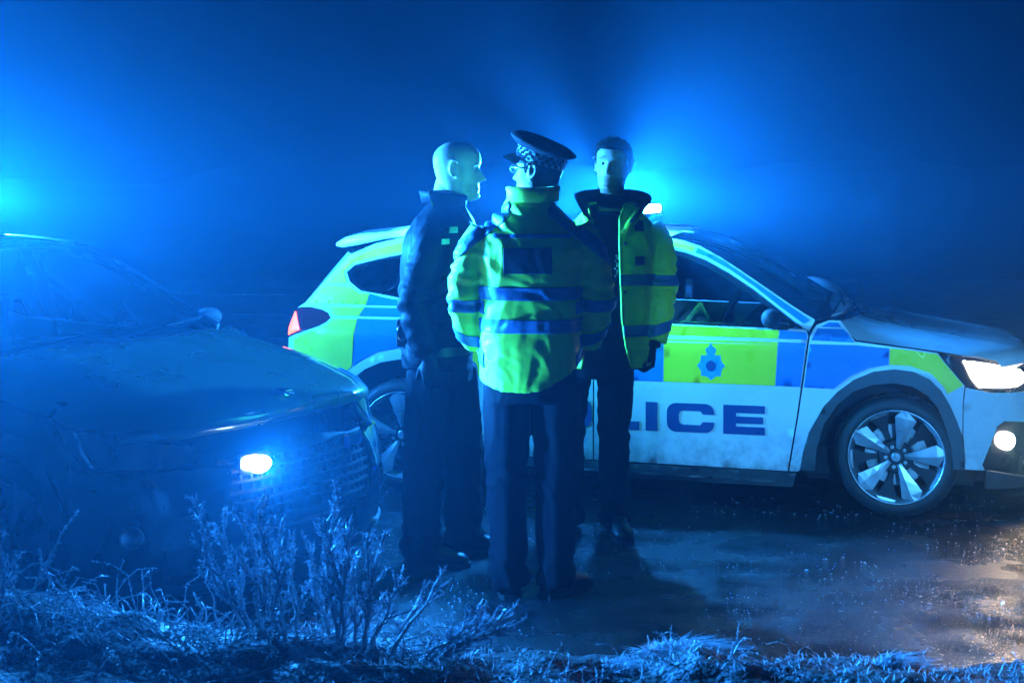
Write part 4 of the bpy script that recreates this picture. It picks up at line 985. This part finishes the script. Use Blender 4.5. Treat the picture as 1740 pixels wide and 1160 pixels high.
g = G()
for k in range(9): g.ell((cx+.012+.006*math.sin(k*2.2), -.150, 1.34-.012*k), (.005, .004, .006), None, 8, 6)
g.obj('lanyard_clip', M['steel'], p2, True)

# ---- officer on the left, in profile, bare headed
p3 = empty('person', ((755-870)/380., 6.35, 0)); tag(p3, 'shaven headed officer in dark jacket standing in profile beside the dark patrol car', 'person')
Mx = head_frame(Vector((.062, -.01, 1.738)), R(92), R(-1), 0, 1.10)
JR = [ell_ring(z, x, 0, rx, ry) for z, x, rx, ry in ((.86, -.035, .150, .190), (.93, -.035, .155, .195), (1.05, -.02, .168, .190), (1.18, -.015, .178, .192), (1.30, -.012, .182, .205), (1.40, -.010, .176, .212), (1.46, -.008, .158, .20), (1.51, -.003, .134, .165), (1.55, .005, .108, .12), (1.59, .01, .086, .09))]
AN = [(-.045, -.165, 1.465), (-.055, -.215, 1.39), (-.085, -.232, 1.29), (-.115, -.235, 1.18), (-.10, -.235, 1.06), (-.06, -.225, .95)]
AF = [(-.045, .165, 1.465), (-.05, .215, 1.39), (-.06, .232, 1.29), (-.07, .235, 1.18), (.0, .22, 1.09), (.09, .19, 1.05)]
RA = [.081, .080, .076, .074, .068, .058]
g = G(); g.rings(JR); limb(g, AN, RA); limb(g, AF, RA)
jm = remeshed(g, .010, 4); fo3 = folds(.0055, 33.1)
displace(jm, lambda p, n: fo3(p, n)+(.007*math.sin(p.z*85-p.x*25+noise.noise((p.x*9, p.y*9, p.z*9))*5)*gauss(p.z, 1.18, .14) if p.y < -.17 else 0))
jk = mko('jacket', jm, M['nylon'], p3)
collar([(.085, -.045, 1.572), (.05, -.085, 1.578), (-.01, -.092, 1.585), (-.065, -.06, 1.59), (-.088, .0, 1.592), (-.065, .06, 1.59), (-.01, .092, 1.585), (.05, .085, 1.578), (.085, .045, 1.572)], .055, .016, M['nylon'], jk)
patch(jm, (.030, 1.462), (.066, 1.486), lambda c: c.y < -.08, 'shoulder_badge', M['patch'], jk)
patch(jm, (.0, 1.415), (.030, 1.438), lambda c: c.y < -.08, 'shoulder_badge', M['patch'], jk)
TR = [ell_ring(.80, -.01, 0, .14, .175), ell_ring(.90, -.02, 0, .145, .18), ell_ring(1.0, -.03, 0, .135, .17)]
LN = [(-.055, -.09, .85), (-.075, -.095, .66), (-.085, -.10, .49), (-.095, -.10, .28), (-.095, -.10, .045)]
LF = [(.04, .09, .85), (.06, .095, .66), (.075, .10, .49), (.08, .10, .28), (.08, .10, .045)]
RL = [(.105, .098), (.100, .092), (.090, .082), (.086, .080), (.086, .078)]
g = G(); g.rings(TR); limb(g, LN, RL); limb(g, LF, RL)
tm = remeshed(g, .010, 4); displace(tm, leg_folds(.007, 14.2)); mko('trousers', tm, M['trouser'], p3)
boot((-.085, -.10, 0), R(95), M['boot'], p3); boot((.09, .10, 0), R(80), M['boot'], p3)
g = G(); add_head(g, Mx); g.tube([(-.015, 0, 1.50), (.008, 0, 1.60), (.025, 0, 1.68)], [.072, .066, .064], 20)
torso_in(g, JR[1:-3]); limb(g, AN, [r*.55 for r in RA]); limb(g, AF, [r*.55 for r in RA]); limb(g, LN, [.075, .07, .055, .045, .038]); limb(g, LF, [.075, .07, .055, .045, .038])
g.rings([ell_ring(.80, -.01, 0, .12, .15), ell_ring(1.02, -.03, 0, .12, .15)])
hand(g, (-.056, -.224, .935), (.12, .05, -1), (.1, .9, 0), .45, 1.0, -1); hand(g, (.10, .188, 1.045), (.9, -.25, .1), (0, -.8, -.4), .4, 1.0)
bm_ = remeshed(g, .006, 2); paint_head(bm_, Mx, .45, .55); mko('body', bm_, M['skin'], p3)
g = G(); hand(g, (-.056, -.224, .938), (.12, .05, -1), (.1, .9, 0), .45, 1.14, -1); g.tube([(-.066, -.226, .985), (-.056, -.224, .925)], [.043, .038], 14)
mko('glove', remeshed(g, .005, 1), M['glove'], p3)
make_eyes(Mx, p3)
g = G(); g.rings([ell_ring(.925, -.03, 0, .158, .198), ell_ring(.965, -.032, 0, .159, .199)], False); g.obj('belt', M['boot'], p3, True)
g = G(); g.box((-.175, -.085, 1.02), (.06, .07, .12)); po = g.obj('belt_pouch', M['boot'], p3, False, .012)
g = G(); g.rings([[Vector((-.178, -.128, 1.025))+Vector(((.022+.004*math.cos(b))*math.cos(a), .004*math.sin(b), (.034+.004*math.cos(b))*math.sin(a))) for b in [2*math.pi*k/6 for k in range(6)]] for a in [2*math.pi*k/20 for k in range(20)]], False, True); g.obj('cuff_ring', M['chrome'], po, True)
g = G(); g.tube([(-.035, -.09, 1.56), (-.055, -.10, 1.60), (-.066, -.10, 1.665)], [.006, .005, .003], 6); g.obj('radio_aerial', M['trim'], p3, True)
# ------------------------------------------------------------------ frosted plants on the verge
def frost_mat(name, col, tr):
    m = bpy.data.materials.new(name); m.use_nodes = True; t = m.node_tree; t.nodes.clear()
    o = t.nodes.new('ShaderNodeOutputMaterial'); mx = t.nodes.new('ShaderNodeMixShader'); mx.inputs[0].default_value = tr
    d = t.nodes.new('ShaderNodeBsdfPrincipled'); l = t.nodes.new('ShaderNodeBsdfTranslucent')
    d.inputs['Roughness'].default_value = .45
    tc = t.nodes.new('ShaderNodeTexCoord'); n = t.nodes.new('ShaderNodeTexNoise'); n.inputs['Scale'].default_value = 30
    t.links.new(tc.outputs['Object'], n.inputs['Vector'])
    r = t.nodes.new('ShaderNodeMix'); r.data_type = 'RGBA'; r.inputs[6].default_value = (*[c*.55 for c in col], 1); r.inputs[7].default_value = (*col, 1)
    t.links.new(n.outputs[0], r.inputs[0]); t.links.new(r.outputs[2], d.inputs['Base Color']); t.links.new(r.outputs[2], l.inputs[0])
    t.links.new(d.outputs[0], mx.inputs[1]); t.links.new(l.outputs[0], mx.inputs[2]); t.links.new(mx.outputs[0], o.inputs[0]); return m
M['frost'] = frost_mat('hoar_frost', (.80, .84, .92), .35)
M['stem'] = frost_mat('frosted_stem', (.62, .64, .68), .25)
rnd = random.Random(11)
def rv(s=1.): return Vector((rnd.uniform(-s, s), rnd.uniform(-s, s), rnd.uniform(-s, s)))
def spikes(F, P, step, L):
    """hoar needles standing off a twig"""
    for a, b in zip(P, P[1:]):
        n = max(1, int((b-a).length/step))
        for k in range(n):
            p = a.lerp(b, (k+rnd.random())/n); d = (rv()+(b-a).normalized()*.6); d.normalize(); l = L*rnd.uniform(.5, 1.3)
            u = d.cross(Vector((.3, .5, .8))).normalized()*l*.24; w = d.cross(u).normalized()*l*.24; q = p-d*l*.2
            F.add([q+u, q-u*.5+w*.87, q-u*.5-w*.87, p+d*l], [(0, 1, 3), (1, 2, 3), (2, 0, 3)])
def twig(S, F, a, b, r0, lvl, dens):
    L = (b-a).length; n = 5 if lvl == 0 else 4; P = [a+(b-a)*(i/n)+rv(L*.045)*(1 if 0 < i else 0) for i in range(n+1)]
    if lvl == 0: P = [p+Vector((0, 0, -1))*math.sin(math.pi*i/n)*L*.03 for i, p in enumerate(P)]
    S.tube(P, [r0*(1-.7*i/n) for i in range(n+1)], 4 if lvl else 5)
    spikes(F, P[1 if lvl == 0 else 0:], .0036, .0125 if lvl else .011)
    if lvl >= 2 or L < .03: return
    m = int(dens*L/(.030 if lvl == 0 else .030)); ax = (b-a).normalized()
    for k in range(m):
        t = .22+.76*(k+rnd.random()*.6)/m; i = min(n-1, int(t*n)); p = P[i].lerp(P[i+1], t*n-i)
        side = ax.cross(rv()).normalized(); side.y *= .6
        d = (ax*.85+side*.62+Vector((0, 0, .25))).normalized()
        l = (L*.40*(1-t*.72) if lvl == 0 else L*.42*(1-t*.5))*rnd.uniform(.55, 1.15)
        if l > .012: twig(S, F, p, p+d*l, r0*.55, lvl+1, dens*.8)
def px(u, v, Y): return Vector(((u-870)/2417*Y, Y, 1.63-(v-330)/2417*Y))
def shrub(stems, Y, label, dens=1.):
    """stems: (tip u, tip v, foot u, foot v) in the picture, set at distance Y"""
    f = px(stems[0][2], stems[0][3], Y); base = Vector((f.x, Y, bank_z(f.x, Y)-.02))
    e = empty('frosted_shrub', base); tag(e, label, 'shrub', 'frosted heather shrubs on the verge'); S = G(); F = G()
    for tu, tv, bu, bv in stems:
        dy = rnd.uniform(-.08, .08); t = px(tu, tv, Y+dy); fx = px(bu, bv, Y); b = Vector((fx.x, Y, bank_z(fx.x, Y)-.02))
        twig(S, F, b-base, t-base, .0065, 0, dens)
    S.obj('stems', M['stem'], e, True); o = mk('frost', F.v, F.f, M['frost'], e); o['kind'] = 'stuff'
    return e
shrub([(320, 850, 420, 1100), (372, 872, 440, 1090), (335, 915, 430, 1095), (415, 930, 450, 1090)], 4.02, 'frosted heather shrub leaning left, furthest left of the tall ones', 1.15)
shrub([(446, 838, 480, 1100), (408, 866, 478, 1098), (470, 880, 484, 1100), (500, 905, 500, 1095)], 3.98, 'frosted heather shrub rising just below the lit grille strobe', 1.1)
shrub([(515, 905, 560, 1110), (530, 950, 562, 1108)], 4.05, 'slim frosted shrub between the strobe shrub and the tallest stem', .9)
shrub([(575, 836, 572, 1120), (560, 880, 570, 1118), (592, 900, 576, 1120), (605, 930, 582, 1118)], 3.95, 'tallest frosted shrub with a dense upright plume', 1.25)
shrub([(628, 900, 612, 1120), (652, 905, 620, 1118), (688, 955, 630, 1118), (600, 960, 610, 1115)], 3.92, 'frosted shrub with forked tips under the dark car bumper', 1.)
shrub([(760, 962, 660, 1110), (720, 985, 665, 1110)], 3.9, 'sparse frosted branch reaching right beside the officer in trousers', .55)
shrub([(878, 1030, 700, 1092), (882, 1058, 700, 1095), (835, 1030, 705, 1095), (800, 1045, 700, 1095)], 3.86, 'low frosted branch sweeping right below the middle officer boots', 1.2)
shrub([(127, 876, 40, 1025)], 3.95, 'single frosted stalk standing alone at the far left', .18)
shrub([(5, 905, 0, 1040), (30, 940, -10, 1040), (-5, 930, 0, 1040)], 3.9, 'frosted shrub cut by the left edge of the picture', .9)
shrub([(52, 1100, 55, 1175), (62, 1115, 58, 1175)], 3.5, 'small frosted sprig in the bottom left corner', .9)
# tangled heather, moss and grass that nobody could count
S = G(); F = G()
for i in range(2300):
    x = rnd.uniform(-2.1, 3.0); left = ease((.3-x)/.8)
    y = rnd.gauss(3.92, .18) if rnd.random() < .7 else rnd.uniform(3.55, 4.6)
    clump = noise.noise((x*2.6, y*3.4, 7.7))
    if clump < -.08: continue
    z = bank_z(x, y); L = rnd.uniform(.05, .13)+left*rnd.uniform(0, .16)
    d = Vector((rnd.uniform(-1, 1), rnd.uniform(-.6, .6), rnd.uniform(.05, .55)+(.2 if rnd.random() < .2 else 0))).normalized()
    a = Vector((x, y, z-.01)); P = [a]; p = a
    for k in range(4):
        d = (d+rv(.55)+Vector((0, 0, -.16*k))).normalized(); p = p+d*L/4; p.z = max(p.z, bank_z(p.x, p.y)-.005); P.append(p.copy())
    r = rnd.uniform(.0014, .0028)
    S.tube(P, [r*(1-.15*k) for k in range(5)], 4); spikes(F, P, .008, .0085)
for i in range(5200):
    x = rnd.uniform(-2.1, 3.2); y = rnd.uniform(3.55, 4.75) if i % 3 else rnd.gauss(3.95, .18)
    if noise.noise((x*3.1, y*3.1, 2.2)) < -.12: continue
    z = bank_z(x, y)
    if z < .0: continue
    h = rnd.uniform(.010, .034); d = Vector((rnd.uniform(-.8, .8), rnd.uniform(-.5, .5), 1)).normalized(); a = Vector((x, y, z-.004)); w = Vector((rnd.uniform(-1, 1), rnd.uniform(-1, 1), 0)).normalized()*.0022
    b = a+d*h*.6; c = a+d*h+Vector((d.x, d.y, -.2))*h*.4
    F.add([a-w, a+w, b+w*.8, b-w*.8, c], [(0, 1, 2, 3), (3, 2, 4)])
sv = S.obj('frosted_heather', M['stem'], None, True); tag(sv, 'tangle of low frosted heather twigs covering the near bank', 'heather', kind='stuff')
fv = mk('hoar_frost', F.v, F.f, M['frost']); tag(fv, 'white hoar frost and short grass on the near bank', 'frost', kind='stuff')
def tuft(u, v, Y, w, h, label, seed):
    rn = random.Random(seed); c = px(u, v, Y); c.z = bank_z(c.x, Y)-.01; g = G()
    for i in range(260):
        a = rn.uniform(0, 6.28); r = w*math.sqrt(rn.random()); p = Vector((r*math.cos(a), r*.6*math.sin(a), 0)); hh = h*(1-(r/w)**2*.75)*rn.uniform(.7, 1.15)
        lean = Vector((p.x*1.2+rn.uniform(-.02, .06), p.y+rn.uniform(-.03, .03), 0)); q = Vector((-math.sin(a), math.cos(a), 0))*.003
        m1 = p+lean*.35+Vector((0, 0, hh*.75)); e = p+lean+Vector((rn.uniform(0, .05), 0, hh*rn.uniform(.75, 1.0)))
        g.add([p-q, p+q, m1+q, m1-q, e], [(0, 1, 2, 3), (3, 2, 4)])
    o = mk('grass_tuft', g.v, g.f, M['frost']); o.location = c; tag(o, label, 'grass tuft', 'frosted grass tufts by the road edge')
tuft(1150, 1120, 4.1, .085, .060, 'frosted grass tuft mounded at the road edge right of the boots', 1)
tuft(1510, 1140, 4.05, .05, .065, 'narrow frosted grass tuft at the bottom right, below the police car wheel', 2)
tuft(1040, 1135, 4.0, .06, .045, 'low flat frosted grass tuft just left of the mounded one', 3)
# loose ice and grit on the tarmac
g = G()
for i in range(3400):
    y = 4.9+3.2*rnd.random()**1.3; x = rnd.uniform(-1.2, .55*y); s = rnd.uniform(.002, .0065)*(1.6 if rnd.random() < .06 else 1)
    if noise.noise((x*1.6, y*2.6, 4.4)) < -.05: continue
    z = road_z(x, y); a = rnd.uniform(0, 3.14); c_, s_ = math.cos(a)*s, math.sin(a)*s
    g.add([(x+c_, y+s_, z), (x-s_, y+c_, z), (x-c_, y-s_, z), (x+s_, y-c_, z), (x+rnd.uniform(-.3, .3)*s, y, z+s*rnd.uniform(.5, 1.))], [(0, 1, 4), (1, 2, 4), (2, 3, 4), (3, 0, 4)])
gr = mk('ice_grit', g.v, g.f, mat('ice_chips', (.35, .37, .40), .18, coat=1, vary=.4, vscale=30)); tag(gr, 'chips of ice and grit scattered over the tarmac', 'grit', kind='stuff')
# wire fence in the dark behind the cars
fe = empty('wire_fence', (-2.6, 13.0, 0)); tag(fe, 'frosted wire fence with thin posts in the dark beyond the cars', 'fence')
pm = mat('weathered_post', (.10, .085, .07), .85, color2=(.4, .42, .46), c2_scale=18, bump=.003, bscale=40)
for x in (-6.2, -3.6, -1.0, 1.6, 4.2):
    g = G(); g.tube([(x, 0, -.02), (x+.01, 0, .45), (x+.02, 0, .86)], [.045, .042, .038], 8); g.obj('post', pm, fe, True)
for z in (.74, .56, .34):
    P = [Vector((-6.3+10.6*k/60, .05, z-.03*math.sin(math.pi*((k % 15)/15.)))) for k in range(61)]; S = G(); S.tube(P, [.0030]*61, 4); w = S.obj('wire', M['alloy_dark'], fe)
    F = G(); [spikes(F, P[k:k+2], .02, .011) for k in range(60) if rnd.random() < .55]; o = mk('wire_frost', F.v, F.f, M['frost'], w); o['kind'] = 'stuff'

# ------------------------------------------------------------------ haze
hz = G().box((0, 19, 3.0), (70, 48, 8.4)).obj('haze', None); tag(hz, 'blue lit night fog filling the air around the cars', 'fog', kind='stuff')
m = bpy.data.materials.new('night_fog'); m.use_nodes = True; t = m.node_tree; t.nodes.clear()
o = t.nodes.new('ShaderNodeOutputMaterial'); v = t.nodes.new('ShaderNodeVolumePrincipled')
v.inputs['Color'].default_value = (*FOG_COLOR, 1); v.inputs['Density'].default_value = FOG_DENSITY; v.inputs['Anisotropy'].default_value = FOG_G
t.links.new(v.outputs[0], o.inputs['Volume']); hz.data.materials.append(m)
